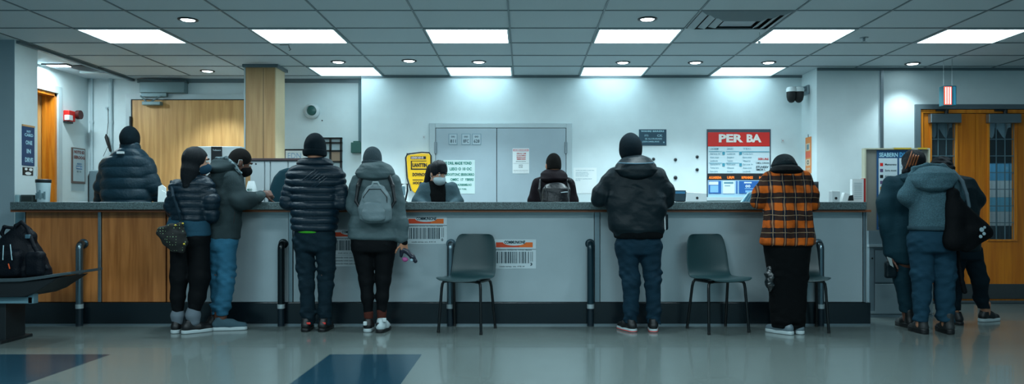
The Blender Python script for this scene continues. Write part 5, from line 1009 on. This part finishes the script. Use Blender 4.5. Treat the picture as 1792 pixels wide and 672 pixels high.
p.trousers(JEANL, legs, [(412, 366, 414, .12, -.03), (430, 364, 413, .125, -.03), (440, 367, 411, .12, -.03)], Z(550, p.Y), .011); p.shoe(392, -.06, 80, SHG, SHW, .36); p.shoe(379, .03, 62, SHB, SHW, .30)
# ---- 4 man in navy puffer
p = Person('person in black beanie and navy puffer jacket with green shirt hem, dark jeans', 551, 6.68, SKIN_M)
p.head(552, 264, .03, 0, 12); rows = [(284, 528, 574, .085, 0), (291, 516, 586, .11, 0), (303, 508, 597, .13, 0), (330, 510, 594, .14, 0), (370, 511, 591, .145, 0), (395, 511, 590, .15, 0), (406, 513, 588, .145, 0)]
arms = [[(515, 304, 0, 13), (506, 338, 0, 11), (502, 355, -.01, 11), (505, 347, .14, 9), (513, 344, .32, 7)], [(589, 304, 0, 13), (598, 338, 0, 10.5), (599, 355, -.01, 11), (596, 347, .14, 9), (588, 344, .32, 7)]]
legs = [[(533, 425, 0, 18.5), (535, 470, 0, 15), (537, 500, -.01, 13), (539, 545, 0, 12.5), (539, 565, 0, 12)], [(569, 425, 0, 18.5), (571, 470, 0, 15), (570, 500, -.01, 12.5), (568, 545, 0, 12), (568, 565, 0, 11.5)]]
p.torso(rows[1:]+[(420, 518, 583, .12, 0)], legs); p.arms(arms); p.legs(legs); p.foot(537, 0, 0); p.foot(568, 0, 0); p.hand(p.P(513, 344, .32), (.5, .8, -.08), (0, 0, -1), 1); p.hand(p.P(588, 344, .32), (-.5, .8, -.08), (0, 0, -1), -1); p.build_body()
p.top(NAVY, rows, arms, (.020, .068), (.016, .055), .0035, 24, 'puffer_jacket', .006); p.fly('collar', NAVY, [(276, 527, 574, .09, 0), (280, 522, 580, .11, 0), (287, 519, 584, .12, 0), (292, 524, 579, .11, 0)], amp=.004, rnd=.03); p.fly('shirt_hem', GREEN, [(398, 519, 573, .135, -.0), (408, 521, 572, .142, 0)], amp=.004)
yy = p.Y-.135; pts = [(528, 316), (552, 297), (576, 314), (552, 333)]; b = B()
for i in range(6):
    f_ = i/6; a = at(528+24*f_, 316+17*f_, yy); c_ = at(552+24*f_, 297+17*f_, yy); b.tube([a, (a+c_)/2-Vector((0, .008, 0)), c_], .0028, 6)
b.build('stitched_diamond', mat('navy stitching', '#12303f', .4), p.t)
p.beanie(BEAN, .025, -.05, True, 0, .024)
p.trousers(JEANT, legs, [(398, 517, 584, .12, 0), (418, 515, 587, .13, 0), (440, 519, 583, .12, 0)], Z(568, p.Y), .011)
for x_, a_ in ((537, -5), (568, 5)):
    o = p.shoe(x_, -.01, a_, SHB, SHB, .3); SDF().box(p.P(x_+3*(1 if x_ < 550 else -.5), 566, -.085), (.018, .006, .010), .004).mesh('red_heel_tab', SHR, o, .003)
# ---- 5 woman in grey parka
p = Person('person in grey hooded parka and black leggings with grey backpack, dark thing in right hand', 657, 6.65, SKIN_M)
p.head(652, 284, .05, 0, 15, .96); rows = [(302, 632, 676, .08, 0), (308, 622, 688, .11, 0), (325, 618, 694, .13, 0), (360, 615, 696, .14, 0), (395, 612, 698, .15, 0), (415, 611, 699, .155, 0), (421, 614, 696, .15, 0)]
arms = [[(626, 320, 0, 13), (617, 350, .0, 10.5), (618, 362, .0, 10.5), (622, 348, .14, 9.5), (632, 344, .32, 7)], [(687, 318, 0, 13), (697, 355, 0, 11.5), (703, 390, -.02, 10.5), (705, 416, -.03, 9.5)]]
legs = [[(636, 435, 0, 20), (641, 490, 0, 12.5), (643, 520, 0, 10.5), (645, 555, 0, 7)], [(673, 435, 0, 20), (671, 490, 0, 12.5), (669, 520, 0, 10.5), (667, 555, 0, 7)]]
p.torso(rows[1:]+[(432, 622, 690, .13, 0)], legs); p.arms(arms); p.legs(legs); p.foot(646, 0, 0); p.foot(667, 0, 0); p.hand(p.P(706, 424, -.03), (.12, .05, -1), (-.5, .8, 0), -1, 1.2, .82); p.hand(p.P(632, 344, .32), (.5, .8, -.08), (0, 0, -1), 1); p.build_body(.005)
p.top(GREYP, rows, arms, (.008, .11), None, .011, 22, 'parka', .006)
q = SDF().loft(p.rows([(318, 637, 676, .09, -.04), (312, 625, 688, .13, -.03), (304, 622, 691, .145, -.02), (296, 626, 688, .14, -.01), (288, 632, 681, .12, .0), (283, 638, 674, .10, .01)]), 0, rnd=.045); q.disp = folds(.008, 38, 5); q.mesh('hood', GREYP, p.t, .006)
p.beanie(GBEAN, .015, -.05, True, 0, .014)
SDF().cone(p.P(704, 414, -.03), p.P(707, 424, -.03), .037, .033, .01).mesh('cuff', BLKT, p.t, .005)
p.trousers(LEGG, legs, [(412, 614, 694, .14, 0), (428, 615, 694, .145, 0), (442, 618, 690, .14, 0)], Z(553, p.Y), .003)
p.shoe(645, 0, -4, SHB, SHW, .27); p.shoe(669, -.04, 8, SHW, SHB, .28)
for a, c_ in ((639, 566), (661, 568), (673, 560)): SDF().box(p.P(a, c_, -.105), (.016, .012, .018), .006).mesh('shoe_patch', mat('white leather', '#b9c6c8', .5) if a != 661 else SHB, p.t, .004)
SDF().cone(p.P(645, 548, 0), p.P(645, 555, 0), .043, .04, .01).mesh('sock', mat('rust sock', '#4a261f', .9), p.t, .005); SDF().cone(p.P(668, 544, 0), p.P(668, 553, 0), .044, .04, .01).mesh('sock', mat('rust sock', '#4a261f', .9), p.t, .005)
yk = p.Y-.215; BPG = mat('grey nylon backpack', '#63757a', .5, bump=.4, bs=40, spec=.3, wr=1)
q = SDF(); q.loft([(Z(391, yk), X(657, yk), yk, .105, .07), (Z(384, yk), X(657, yk), yk, .135, .085), (Z(365, yk), X(657, yk), yk, .142, .09), (Z(340, yk), X(657, yk), yk+.01, .115, .075), (Z(326, yk), X(657, yk), yk+.02, .075, .055), (Z(321, yk), X(657, yk), yk+.03, .045, .04)], 0, rnd=.035); q.disp = folds(.006, 30, 8); bk = q.mesh('backpack', BPG, None, .006); tag(bk, 'small grey rounded backpack worn over the grey parka', 'backpack')
q = SDF(); q.loft([(Z(388, yk-.07), X(657, yk), yk-.07, .10, .05), (Z(370, yk-.07), X(657, yk), yk-.07, .105, .05), (Z(352, yk-.06), X(657, yk), yk-.055, .07, .04)], 0, rnd=.03); q.disp = folds(.005, 34, 9); q.mesh('front_pocket', BPG, bk, .006)
SDF().chain([(P0(651, 325, yk-.04), .008), (P0(653, 319, yk-.05), .008), (P0(661, 319, yk-.05), .008), (P0(664, 325, yk-.04), .008)], .004).mesh('top_handle', mat('pale handle tape', '#93a4a8', .6), bk, .004)
SDF().chain([(P0(636, 372, yk-.04), .004), (P0(636, 345, yk-.05), .004), (P0(646, 331, yk-.05), .004), (P0(666, 331, yk-.05), .004), (P0(677, 345, yk-.05), .004), (P0(678, 372, yk-.04), .004)], .004).mesh('zip', DARKM, bk, .003)
for e in (-1, 1): SDF().chain([(P0(657+e*18, 380, yk+.04), .011), (P0(657+e*34, 352, yk+.055), .014), (P0(657+e*30, 325, yk+.065), .018), (P0(657+e*24, 308, yk+.12), .018)], .01).mesh('shoulder_strap', DARKM, bk, .006)
yk = p.Y-.03; q = SDF().chain([(P0(706, 437, yk), .022), (P0(712, 440, yk), .02), (P0(722, 450, yk-.02), .022), (P0(727, 457, yk-.02), .018)], .015).cone(P0(703, 440, yk), P0(702, 448, yk), .02, .014, .015); o = q.mesh('headphones', mat('dark navy vinyl', '#0c1527', .35), None, .005); tag(o, 'dark folded item with pink lining held in the right hand of the grey parka person', 'accessory'); q = SDF().ell(P0(709, 454, yk-.02), (.027, .018, .022), 0); q.disp = folds(.004, 90, 1); q.mesh('pink_lining', mat('pink cloth', '#a04a80', .7), o, .004); SDF().ell(P0(720, 455, yk-.042), (.016, .006, .012), 0).mesh('pale_patch', mat('pale blue patch', '#8fb0bc', .6), o, .004)
# ---- 6 man in black jacket
p = Person('person in dark knit hat, black hooded jacket and blue jeans leaning on the counter', 1118, 6.64, SKIN_M)
p.head(1103, 266, .06, -8, 16); rows = [(288, 1085, 1138, .09, .01), (295, 1075, 1148, .115, 0), (310, 1062, 1158, .135, 0), (345, 1059, 1167, .15, -.01), (385, 1065, 1161, .155, -.02), (402, 1068, 1162, .155, -.02), (408, 1074, 1160, .14, -.02), (417, 1076, 1158, .14, -.02)]
arms = [[(1073, 311, 0, 16), (1052, 337, .02, 14), (1048, 349, .03, 11.5), (1054, 345, .15, 10), (1068, 343, .34, 7.5)], [(1151, 311, 0, 16), (1167, 338, .02, 14), (1168, 349, .03, 12), (1163, 345, .15, 10), (1149, 343, .34, 7.5)]]
legs = [[(1097, 435, 0, 21), (1102, 478, 0, 16), (1105, 492, -.02, 15.5), (1104, 540, 0, 13), (1104, 566, 0, 12.5)], [(1137, 435, 0, 21), (1141, 478, 0, 15), (1142, 492, -.02, 14.5), (1144, 540, 0, 12), (1144, 566, 0, 11.5)]]
p.torso(rows[1:]+[(430, 1082, 1152, .13, -.01)], legs); p.arms(arms); p.legs(legs); p.foot(1102, 0, -18); p.foot(1143, 0, 5); p.hand(p.P(1068, 343, .34), (.6, .8, -.08), (0, 0, -1), 1); p.hand(p.P(1149, 343, .34), (-.6, .8, -.08), (0, 0, -1), -1); p.build_body()
p.top(BLKN, rows, arms, None, None, .013, 18, 'jacket', .006)
q = SDF().loft(p.rows([(315, 1098, 1128, .08, -.09), (309, 1084, 1143, .12, -.07), (298, 1074, 1150, .15, -.04), (288, 1078, 1147, .15, -.02), (277, 1087, 1137, .12, .0), (271, 1096, 1127, .08, .02)]), 0, rnd=.045); q.disp = folds(.006, 22, 2); q.mesh('hood', BLKN, p.t, .006)
SDF().chain([(p.P(1082, 285, -.13), .006), (p.P(1098, 286, -.165), .006), (p.P(1112, 286.5, -.172), .006), (p.P(1128, 286, -.165), .006), (p.P(1144, 285, -.13), .006)], .004).mesh('hood_piping', mat('grey blue piping', '#4c6f80', .7), p.t, .004)
p.fly('waistband', mat('ribbed black knit', '#070d10', .9, bump=1, bs=120, stretch=(3, 3, .3)), [(404, 1073, 1160, .150, -.02), (410, 1074, 1160, .154, -.02), (417, 1075, 1159, .15, -.02)], amp=.003, rnd=.012)
p.beanie(BEAN, .04, -.06, False, .005, .030)
p.trousers(JEAN, legs, [(410, 1080, 1155, .13, -.01), (428, 1078, 1157, .135, -.01), (446, 1082, 1153, .125, 0)], Z(565, p.Y), .011)
p.shoe(1101, -.0, -24, SHB, SHW, .31, acc=SHR); p.shoe(1143, -.0, 8, SHB, SHW, .29, acc=SHR)
yk = 6.6; q = SDF().box(P0(1162, 388, yk), (.035, .03, .075), .02); q.disp = folds(.002, 30, 1); o = bag_on(q, 'side_pouch', BLKN, 'small black pouch with white edge at the hip of the black jacket', 'bag'); SDF().chain([(P0(1163, 374, yk-.03), .006), (P0(1164, 402, yk-.03), .006)], 0).mesh('white_edge', WHITE, o, .004)
# ---- 7 plaid shirt
p = Person('person in orange and black plaid shirt with dark bucket hat and wide black trousers', 1380, 6.53, SKIN_M)
p.head(1372, 293, .10, 0, 30); rows = [(296, 1353, 1398, .085, .02), (301, 1344, 1409, .11, 0), (313, 1338, 1414, .13, -.01), (340, 1340, 1416, .15, -.03), (380, 1338, 1420, .16, -.04), (420, 1331, 1425, .165, -.04), (430, 1331, 1425, .165, -.04)]
arms = [[(1346, 314, .0, 13), (1330, 338, .02, 12.5), (1326, 353, .05, 11), (1330, 346, .24, 9), (1340, 343, .42, 7.5)], [(1407, 313, .0, 13), (1420, 340, .02, 12), (1421, 358, .05, 11), (1417, 346, .24, 9), (1408, 343, .42, 7.5)]]
legs = [[(1360, 430, -.02, 22), (1364, 480, -.01, 18.5), (1366, 530, 0, 17.5), (1368, 570, 0, 17)], [(1396, 430, -.02, 22), (1393, 480, -.01, 19), (1391, 530, 0, 17.5), (1391, 570, 0, 17)]]
p.torso(rows[1:]+[(440, 1345, 1412, .13, -.03)], legs); p.arms(arms); p.legs([[(a, b_, c_, r*.8) for a, b_, c_, r in l] for l in legs]); p.foot(1370, 0, 0); p.foot(1397, .02, 0); p.hand(p.P(1340, 343, .42), (.4, .8, -.08), (0, 0, -1), 1); p.hand(p.P(1408, 343, .42), (-.4, .8, -.08), (0, 0, -1), -1); p.build_body()
p.top(PLAID, rows, arms, None, None, .004, 20, 'plaid_shirt', .006)
q = p.fly('inner_layer', BLKT, [(420, 1335, 1421, .15, -.03), (434, 1337, 1420, .15, -.03)], amp=.003)
q = SDF().loft(p.rows([(306, 1350, 1402, .09, -.04), (299, 1347, 1404, .12, -.03), (292, 1352, 1397, .12, .0), (288, 1357, 1392, .10, .04)]), 0, rnd=.03); q.mesh('hood', BLKT, p.t, .006)
q = SDF().ell(p.P(1372, 287, .08), (.095, .11, .092), .02).loft(p.rows([(291, 1350, 1395, .13, .06), (286, 1354, 1391, .12, .06), (280, 1358, 1387, .11, .07)]), .03); q.disp = folds(.003, 50, 3); q.mesh('bucket_hat', mat('black patterned hat', '#0a181d', .85, bump=.5, bs=80, var=2, vs=35, vlo=.4), p.t, .006)
p.trousers(BLKT, legs, [(415, 1338, 1418, .14, -.03), (440, 1341, 1414, .145, -.03), (520, 1350, 1408, .11, -.01), (565, 1352, 1407, .11, 0)], Z(573, p.Y), .004)
p.shoe(1371, -.03, -40, mat('grey leather', '#5f7078', .4), SHW, .30); p.shoe(1397, .0, 6, mat('grey leather', '#5f7078', .4), SHW, .27)
yk = p.Y-.05; PB = mat('crinkled glossy black plastic', '#0a1216', .12, bump=1.0, bs=50, spec=1.0); q = SDF().ell(P0(1347, 490, yk), (.045, .05, .10), .02).cone(P0(1349, 468, yk), P0(1348, 480, yk), .015, .04, .03); q.disp = folds(.012, 70, 3); o = bag_on(q, 'plastic_bag', PB, 'crinkled glossy black plastic bag hanging beside the wide black trousers', 'bag', .005)
SDF().chain([(P0(1349, 470, yk), .006), (P0(1345, 440, yk+.02), .005), (P0(1336, 400, yk+.1), .005), (P0(1335, 360, yk+.25), .005)], .004).mesh('handle', PB, o, .004)
# ---- 10 third person of the right group (furthest)
p = Person('person in black jacket behind the grey hoodie, stepping right', 1686, 7.06, SKIN_M)
p.head(1647, 300, .10, -10, 30); rows = [(306, 1640, 1680, .08, .05), (314, 1640, 1696, .11, .04), (330, 1646, 1704, .13, .02), (370, 1650, 1706, .14, 0), (420, 1655, 1712, .15, 0), (440, 1660, 1712, .15, 0)]
arms = [[(1650, 322, .05, 12), (1640, 350, .2, 10), (1630, 352, .35, 7)], [(1694, 325, .02, 14.5), (1708, 350, .0, 14), (1698, 368, -.02, 12), (1682, 366, .1, 8)]]
legs = [[(1672, 430, 0, 18), (1671, 490, 0, 13), (1671, 540, -.0, 9.5)], [(1698, 440, 0, 18), (1715, 490, .0, 13.5), (1716, 520, .10, 11), (1726, 552, .16, 8)]]
p.torso(rows[1:]+[(450, 1662, 1708, .13, 0)], legs); p.arms(arms); p.legs(legs); p.foot(1671, 0, -10); p.foot(1727, .16, 60); p.hand(p.P(1630, 352, .35), (-.4, .8, .0), (0, 0, -1), 1); p.hand(p.P(1682, 366, .1), (-.9, .3, 0), (0, -.2, -1), -1); p.build_body(.007)
p.top(BLKN, rows, arms, None, None, .005, 20, 'jacket', .007); q = p.hair_cap(HAIRM, .022, -.12, .0); q.disp = folds(.010, 90, 3, (1.3, 1.3, 1)); q.mesh('curly_hair', HAIRM, p.t, .006)
p.trousers(mat('dark teal trousers', '#0e1f27', .85), legs, [(430, 1656, 1714, .14, 0), (455, 1658, 1714, .13, 0)], .13, .005); p.shoe(1671, 0, -10, SHB, SHB); p.shoe(1726, .16, 70, SHB, SHW, .28)
# ---- 9 teal coat
p = Person('person with orange streaked braids in a dark teal coat, leftmost of the group at right', 1580, 6.86, SKIN_D)
p.head(1597, 285, .10, 25, 18, 1.0, -12); rows = [(302, 1580, 1616, .08, .05), (309, 1566, 1622, .11, .03), (325, 1553, 1625, .13, .01), (360, 1546, 1622, .15, 0), (410, 1548, 1618, .16, 0), (440, 1552, 1612, .16, 0), (462, 1560, 1604, .14, 0)]
arms = [[(1560, 322, 0, 14), (1549, 352, -.02, 13), (1551, 390, -.03, 12), (1557, 440, -.02, 9)], [(1608, 320, .05, 12), (1612, 350, .2, 10), (1602, 350, .35, 8)]]
legs = [[(1580, 440, 0, 17), (1580, 490, 0, 14.5), (1586, 530, 0, 12.5), (1588, 562, 0, 10)], [(1606, 440, .06, 16), (1608, 490, .06, 13), (1610, 545, .06, 10)]]
p.torso(rows[1:]+[(470, 1566, 1600, .12, 0)], legs); p.arms(arms); p.legs(legs); p.foot(1588, 0, 0); p.foot(1610, .06, 0); p.hand(p.P(1558, 450, -.02), (.05, .05, -1), (.8, 0, 0), 1, .7, .95); p.hand(p.P(1602, 349, .36), (-.4, .8, .0), (0, 0, -1), -1); p.build_body()
p.top(TEALC2, rows, arms, None, None, .013, 16, 'long_coat', .007)
SDF().loft(p.rows([(322, 1582, 1616, .08, -.10), (312, 1576, 1620, .11, -.07), (302, 1580, 1617, .11, 0)]), 0, rnd=.03).mesh('hood', TEALC2, p.t, .007)
q = SDF().ell(p.P(1599, 281, .09), (.098, .115, .105), .02); q.cone(p.P(1594, 290, .04), p.P(1585, 301, .0), .07, .035, .04); q.disp = folds(.005, 8, 1, (9, 9, .6)); hair = q.mesh('braided_hair', HAIRM, p.t, .005)
for i in range(7):
    a = 1594+i*4.6; SDF().chain([(p.P(a+2, 264+i*.9, .05), .005), (p.P(a-1, 274, -.024), .007), (p.P(a-6, 288, -.028), .007), (p.P(a-11, 299, .0), .005)], .004).mesh('orange_braid', mat('orange braid', '#8a4a1c', .6, bump=.8, bs=120), hair, .004) if i < 4 else None
p.trousers(mat('teal slate trousers', '#14303a', .85), legs, [(425, 1566, 1604, .13, 0), (455, 1566, 1608, .13, .02)], .14, .005); p.shoe(1588, 0, -5, SHB, SHB, .28, .05, heel=.01, name='boot'); p.shoe(1610, .06, 5, SHB, SHB, .28, .05, heel=.01, name='boot')
yk = p.Y-.04; q = SDF().box(P0(1558, 472, yk), (.05, .03, .075), .02); q.disp = folds(.004, 30, 1); o = bag_on(q, 'small_bag', BLKN, 'small black bag held low beside the dark teal coat', 'bag'); B().prism([P0(1552, 449, yk-.04), P0(1560, 452, yk-.04), P0(1564, 468, yk-.04), P0(1558, 464, yk-.04)], (0, .006, 0)).build('pale_card', mat('pale card', '#8d9a9a', .6), o)
# ---- 8 hoodie woman
p = Person('person in heather grey hoodie and blue trousers, nearest of the right group', 1632, 6.54, SKIN_M)
p.head(1634, 316, .16, 5, 48); rows = [(304, 1604, 1664, .10, .03), (312, 1594, 1670, .12, .02), (335, 1598, 1672, .14, .0), (370, 1597, 1668, .15, -.02), (396, 1591, 1669, .155, -.02), (402, 1592, 1668, .155, -.02)]
arms = [[(1602, 320, 0, 16), (1589, 342, .02, 15), (1592, 349, .06, 12), (1608, 344, .3, 8)], [(1664, 320, 0, 14), (1674, 345, .02, 13), (1668, 352, .1, 11), (1655, 348, .3, 8)]]
legs = [[(1612, 425, 0, 22), (1614, 480, 0, 17.5), (1613, 520, 0, 14.5), (1611, 566, 0, 12.5)], [(1648, 425, 0, 22), (1653, 480, 0, 18.5), (1653, 520, 0, 15.5), (1655, 566, 0, 13.5)]]
p.torso(rows[1:]+[(420, 1604, 1660, .13, 0)], legs); p.arms(arms); p.legs(legs); p.foot(1611, 0, 0); p.foot(1657, 0, 3); p.hand(p.P(1608, 343, .31), (.4, .8, .0), (0, 0, -1), 1); p.hand(p.P(1655, 347, .31), (-.4, .8, .0), (0, 0, -1), -1); p.build_body(.007)
p.top(HOODIE, rows, arms, None, None, .011, 20, 'hoodie', .006)
q = SDF().loft(p.rows([(336, 1617, 1650, .09, -.12), (329, 1604, 1662, .13, -.09), (316, 1594, 1670, .16, -.05), (304, 1594, 1667, .16, -.02), (295, 1601, 1657, .13, .02), (290, 1612, 1648, .09, .05)]), 0, rnd=.045); q.disp = folds(.012, 26, 1.2); q.mesh('hood', HOODIE, p.t, .006)
SDF().chain([(p.P(1597, 312, -.02), .02), (p.P(1600, 296, .0), .024), (p.P(1622, 289.5, .0), .022), (p.P(1650, 291, .0), .022), (p.P(1664, 300, -.02), .02)], .02).mesh('hood_edge', HOODIE, p.t, .006)
p.fly('rib_hem', mat('ribbed teal knit', '#3a545e', .95, bump=1, bs=140, stretch=(3, 3, .3)), [(395, 1591, 1669, .158, -.02), (403, 1592, 1668, .158, -.02)], amp=.002, rnd=.012)
p.trousers(SLACK, legs, [(398, 1596, 1664, .135, -.01), (420, 1592, 1668, .15, -.02), (442, 1594, 1667, .14, -.01)], Z(562, p.Y), .009); BOOT = mat('worn brown boot', '#1b1f20', .6, bump=.4, bs=60); p.shoe(1611, .01, -4, BOOT, SHB, .27, .05, heel=.012, name='boot'); p.shoe(1657, .0, 5, BOOT, SHB, .30, .06, heel=.012, name='boot')
yk = p.Y-.19; BC = mat('black canvas', '#06090c', .75, bump=.3, bs=70, sheen=.1)
q = SDF(); 
for (a, b_, ra), (c_, d_, rb) in (((1672, 362, 14), (1712, 402, 16)), ((1672, 362, 14), (1670, 420, 18)), ((1712, 402, 16), (1670, 420, 18)), ((1690, 375, 12), (1726, 406, 10)), ((1726, 408, 10), (1690, 428, 14)), ((1668, 340, 11), (1672, 372, 15))): q.cone(P0(a, b_, yk), P0(c_, d_, yk), ra/F*yk, rb/F*yk, .03, flat=(1, 1.25, 1))
q.disp = folds(.006, 26, 2); o = bag_on(q, 'shoulder_bag', BC, 'large slouchy black shoulder bag with white emblem on the hoodie person', 'bag')
yy_ = yk-.115; b = B()
for cu, cv, ru, rv in ((1718, 402, 3.2, 4), (1722, 409, 3.5, 3), (1716, 414, 2.2, 3), (1723, 398, 1.6, 2.4)): c0 = at(cu, cv, yy_); b.lathe(c0, [(.001, .0), (rv/F*yk, 0), (rv/F*yk*.9, -.004), (.001, -.005)], 12, 'y')
b.build('white_emblem', mat('white emblem print', '#8fa4ac', .8), o)
SDF().chain([(P0(1696, 362, yk), .014), (P0(1692, 340, yk+.01), .014), (P0(1684, 318, yk+.06), .016), (P0(1668, 300, yk+.15), .018)], .01).mesh('grey_strap', mat('grey webbing', '#4d5f68', .8), o, .006); SDF().chain([(P0(1668, 362, yk), .03), (P0(1664, 335, yk+.03), .03), (P0(1662, 312, yk+.10), .028)], .01).mesh('black_strap', BC, o, .007)
SDF().chain([(P0(1676, 434, yk+.12), .012), (P0(1680, 470, yk+.14), .012), (P0(1684, 495, yk+.14), .02), (P0(1688, 510, yk+.14), .022)], .01).mesh('hanging_strap', BC, o, .006)
# ---- clerk woman facing us
p = Person('person with dark bob hair and pale face mask behind the counter, head bowed', 766, 7.80, SKIN_L)
p.head(768, 303, -.08, 146, 26, .98); p.eyes(); rows = [(318, 748, 780, .07, 0), (325, 740, 792, .09, 0), (335, 734, 798, .11, 0), (355, 728, 802, .12, 0), (400, 732, 800, .13, 0), (440, 734, 798, .13, 0)]
arms = [[(742, 328, 0, 10), (731, 352, -.05, 9), (745, 362, -.22, 7)], [(791, 328, 0, 10), (801, 352, -.05, 9), (788, 362, -.22, 7)]]
legs = [[(754, 430, 0, 14), (754, 490, 0, 11), (754, 533, 0, 8)], [(780, 430, 0, 14), (780, 490, 0, 11), (780, 533, 0, 8)]]
p.torso(rows[1:], legs); p.arms(arms); p.legs(legs); p.foot(754, 0, 180); p.foot(780, 0, 180); p.hand(p.P(745, 363, -.22), (.4, -.8, 0), (0, 0, -1), 1); p.hand(p.P(788, 363, -.22), (-.4, -.8, 0), (0, 0, -1), -1); p.build_body(.006)
def ext(q): q.loft(p.rows([(455, 757, 779, .2, -.17), (335, 752, 779, .2, -.17), (322, 750, 778, .2, -.17)]), .01, op='s', rnd=.01)
p.top(mat('grey teal jacket', '#33484f', .8, bump=.4, bs=90, wr=.9), rows, arms, None, None, .006, 26, 'open_jacket', .006, extra=ext); p.fly('black_top', BLKT, [(316, 752, 780, .075, -.01), (324, 747, 785, .09, -.01), (340, 744, 788, .105, -.015), (440, 744, 788, .12, -.01)], amp=.002)
c, R, k = p.hd; q = SDF(); q.ell(p.L(0, -.022, .03), (.088, .104, .102), .02, R); q.cone(p.P(756, 297, .0), p.P(746, 322, .0), .06, .034, .04); q.cone(p.L(0, .03, .085), p.L(.0, .078, .05), .05, .026, .03); q.ell(p.L(0, .125, -.05), (.080, .10, .088), .01, R, 's'); q.disp = folds(.004, 8, 1, (7, 7, .6)); q.mesh('bob_hair', HAIRM, p.t, .005); p.mask(mat('pale surgical mask', '#9fb2b8', .8), .004)
p.trousers(BLKT, legs, [(425, 738, 796, .12, 0), (450, 740, 794, .12, 0)], .06, h=.012); [p.shoe(x, 0, 180, SHB, SHB, .26, h=.007) for x in (754, 780)]
# ---- man with backpack behind the counter
p = Person('person with cropped black hair and dark maroon hooded jacket facing the grey doors', 968, 7.85, SKIN_M)
p.head(968, 289.5, .03, -14, 2, 1.0); rows = [(306, 950, 986, .08, 0), (313, 940, 996, .10, 0), (325, 936, 1001, .12, 0), (355, 936, 1001, .13, 0), (410, 938, 999, .13, 0), (445, 940, 997, .13, 0)]
arms = [[(941, 323, 0, 10.5), (934, 352, 0, 9.5), (937, 385, .08, 8), (938, 398, .14, 6)], [(996, 323, 0, 10.5), (1002, 352, 0, 9.5), (1000, 385, .08, 8), (998, 398, .14, 6)]]
legs = [[(955, 435, 0, 15), (955, 490, 0, 11), (955, 530, 0, 8)], [(982, 435, 0, 15), (982, 490, 0, 11), (982, 530, 0, 8)]]
p.torso(rows[1:], legs); p.arms(arms); p.legs(legs); p.foot(955, 0, 0); p.foot(982, 0, 0); p.hand(p.P(938, 399, .14), (0, .3, -1), (1, 0, 0), 1); p.hand(p.P(998, 399, .14), (0, .3, -1), (-1, 0, 0), -1); p.build_body(.006)
p.top(mat('dark maroon cloth', '#150f14', .8, bump=.3, bs=80, wr=.8), rows, arms, None, None, .005, 24, 'hooded_jacket', .006)
q = SDF().loft(p.rows([(320, 950, 988, .08, -.07), (313, 945, 994, .12, -.04), (304, 946, 991, .12, -.01), (296.5, 952, 986, .09, .02)]), 0, rnd=.035); q.disp = folds(.007, 34, 3); q.mesh('hood', mat('dark maroon cloth', '#150f14', .8), p.t, .006); p.hair_cap(HAIRM, .006, -.045, .0).mesh('short_hair', mat('short black hair', '#10100f', .9), p.t, .005)
p.trousers(BLKT, legs, [(430, 942, 994, .12, 0), (452, 944, 992, .12, 0)], .06, h=.012); [p.shoe(x, 0, 0, SHB, SHB, .28, h=.007) for x in (955, 982)]
yk = p.Y-.19; q = SDF().loft([(Z(395, yk), X(972, yk), yk, .13, .08), (Z(360, yk), X(972, yk), yk, .15, .09), (Z(330, yk), X(972, yk), yk, .135, .08), (Z(319, yk), X(972, yk), yk+.02, .08, .055)], 0, rnd=.035); q.disp = folds(.005, 32, 5); o = bag_on(q, 'backpack', mat('black glossy nylon', '#080c12', .35, bump=.5, bs=50), 'black backpack worn by the person facing the grey doors', 'backpack')
SDF().chain([(P0(982, 337, yk-.09), .005), (P0(993, 336, yk-.08), .005)], 0).mesh('reflective_strip', mat('pale reflective strip', '#9fb2b8', .3), o, .003); SDF().chain([(P0(972-18, 326, yk-.06), .006), (P0(958, 345, yk-.085), .006), (P0(958, 375, yk-.085), .006)], .0).mesh('side_strap', DARKM, o, .004)
for e in (-1, 1): SDF().chain([(P0(972+e*22, 360, yk+.05), .012), (P0(970+e*26, 332, yk+.06), .014), (P0(969+e*23, 315, yk+.12), .015)], .01).mesh('shoulder_strap', DARKM, o, .006)
SDF().ell(P0(997, 316, p.Y-.1), (.022, .02, .022), 0).mesh('toggle', BLACK, o, .005)
for m_ in bpy.data.meshes:
    if not m_.materials: print('NOMAT', m_.name)
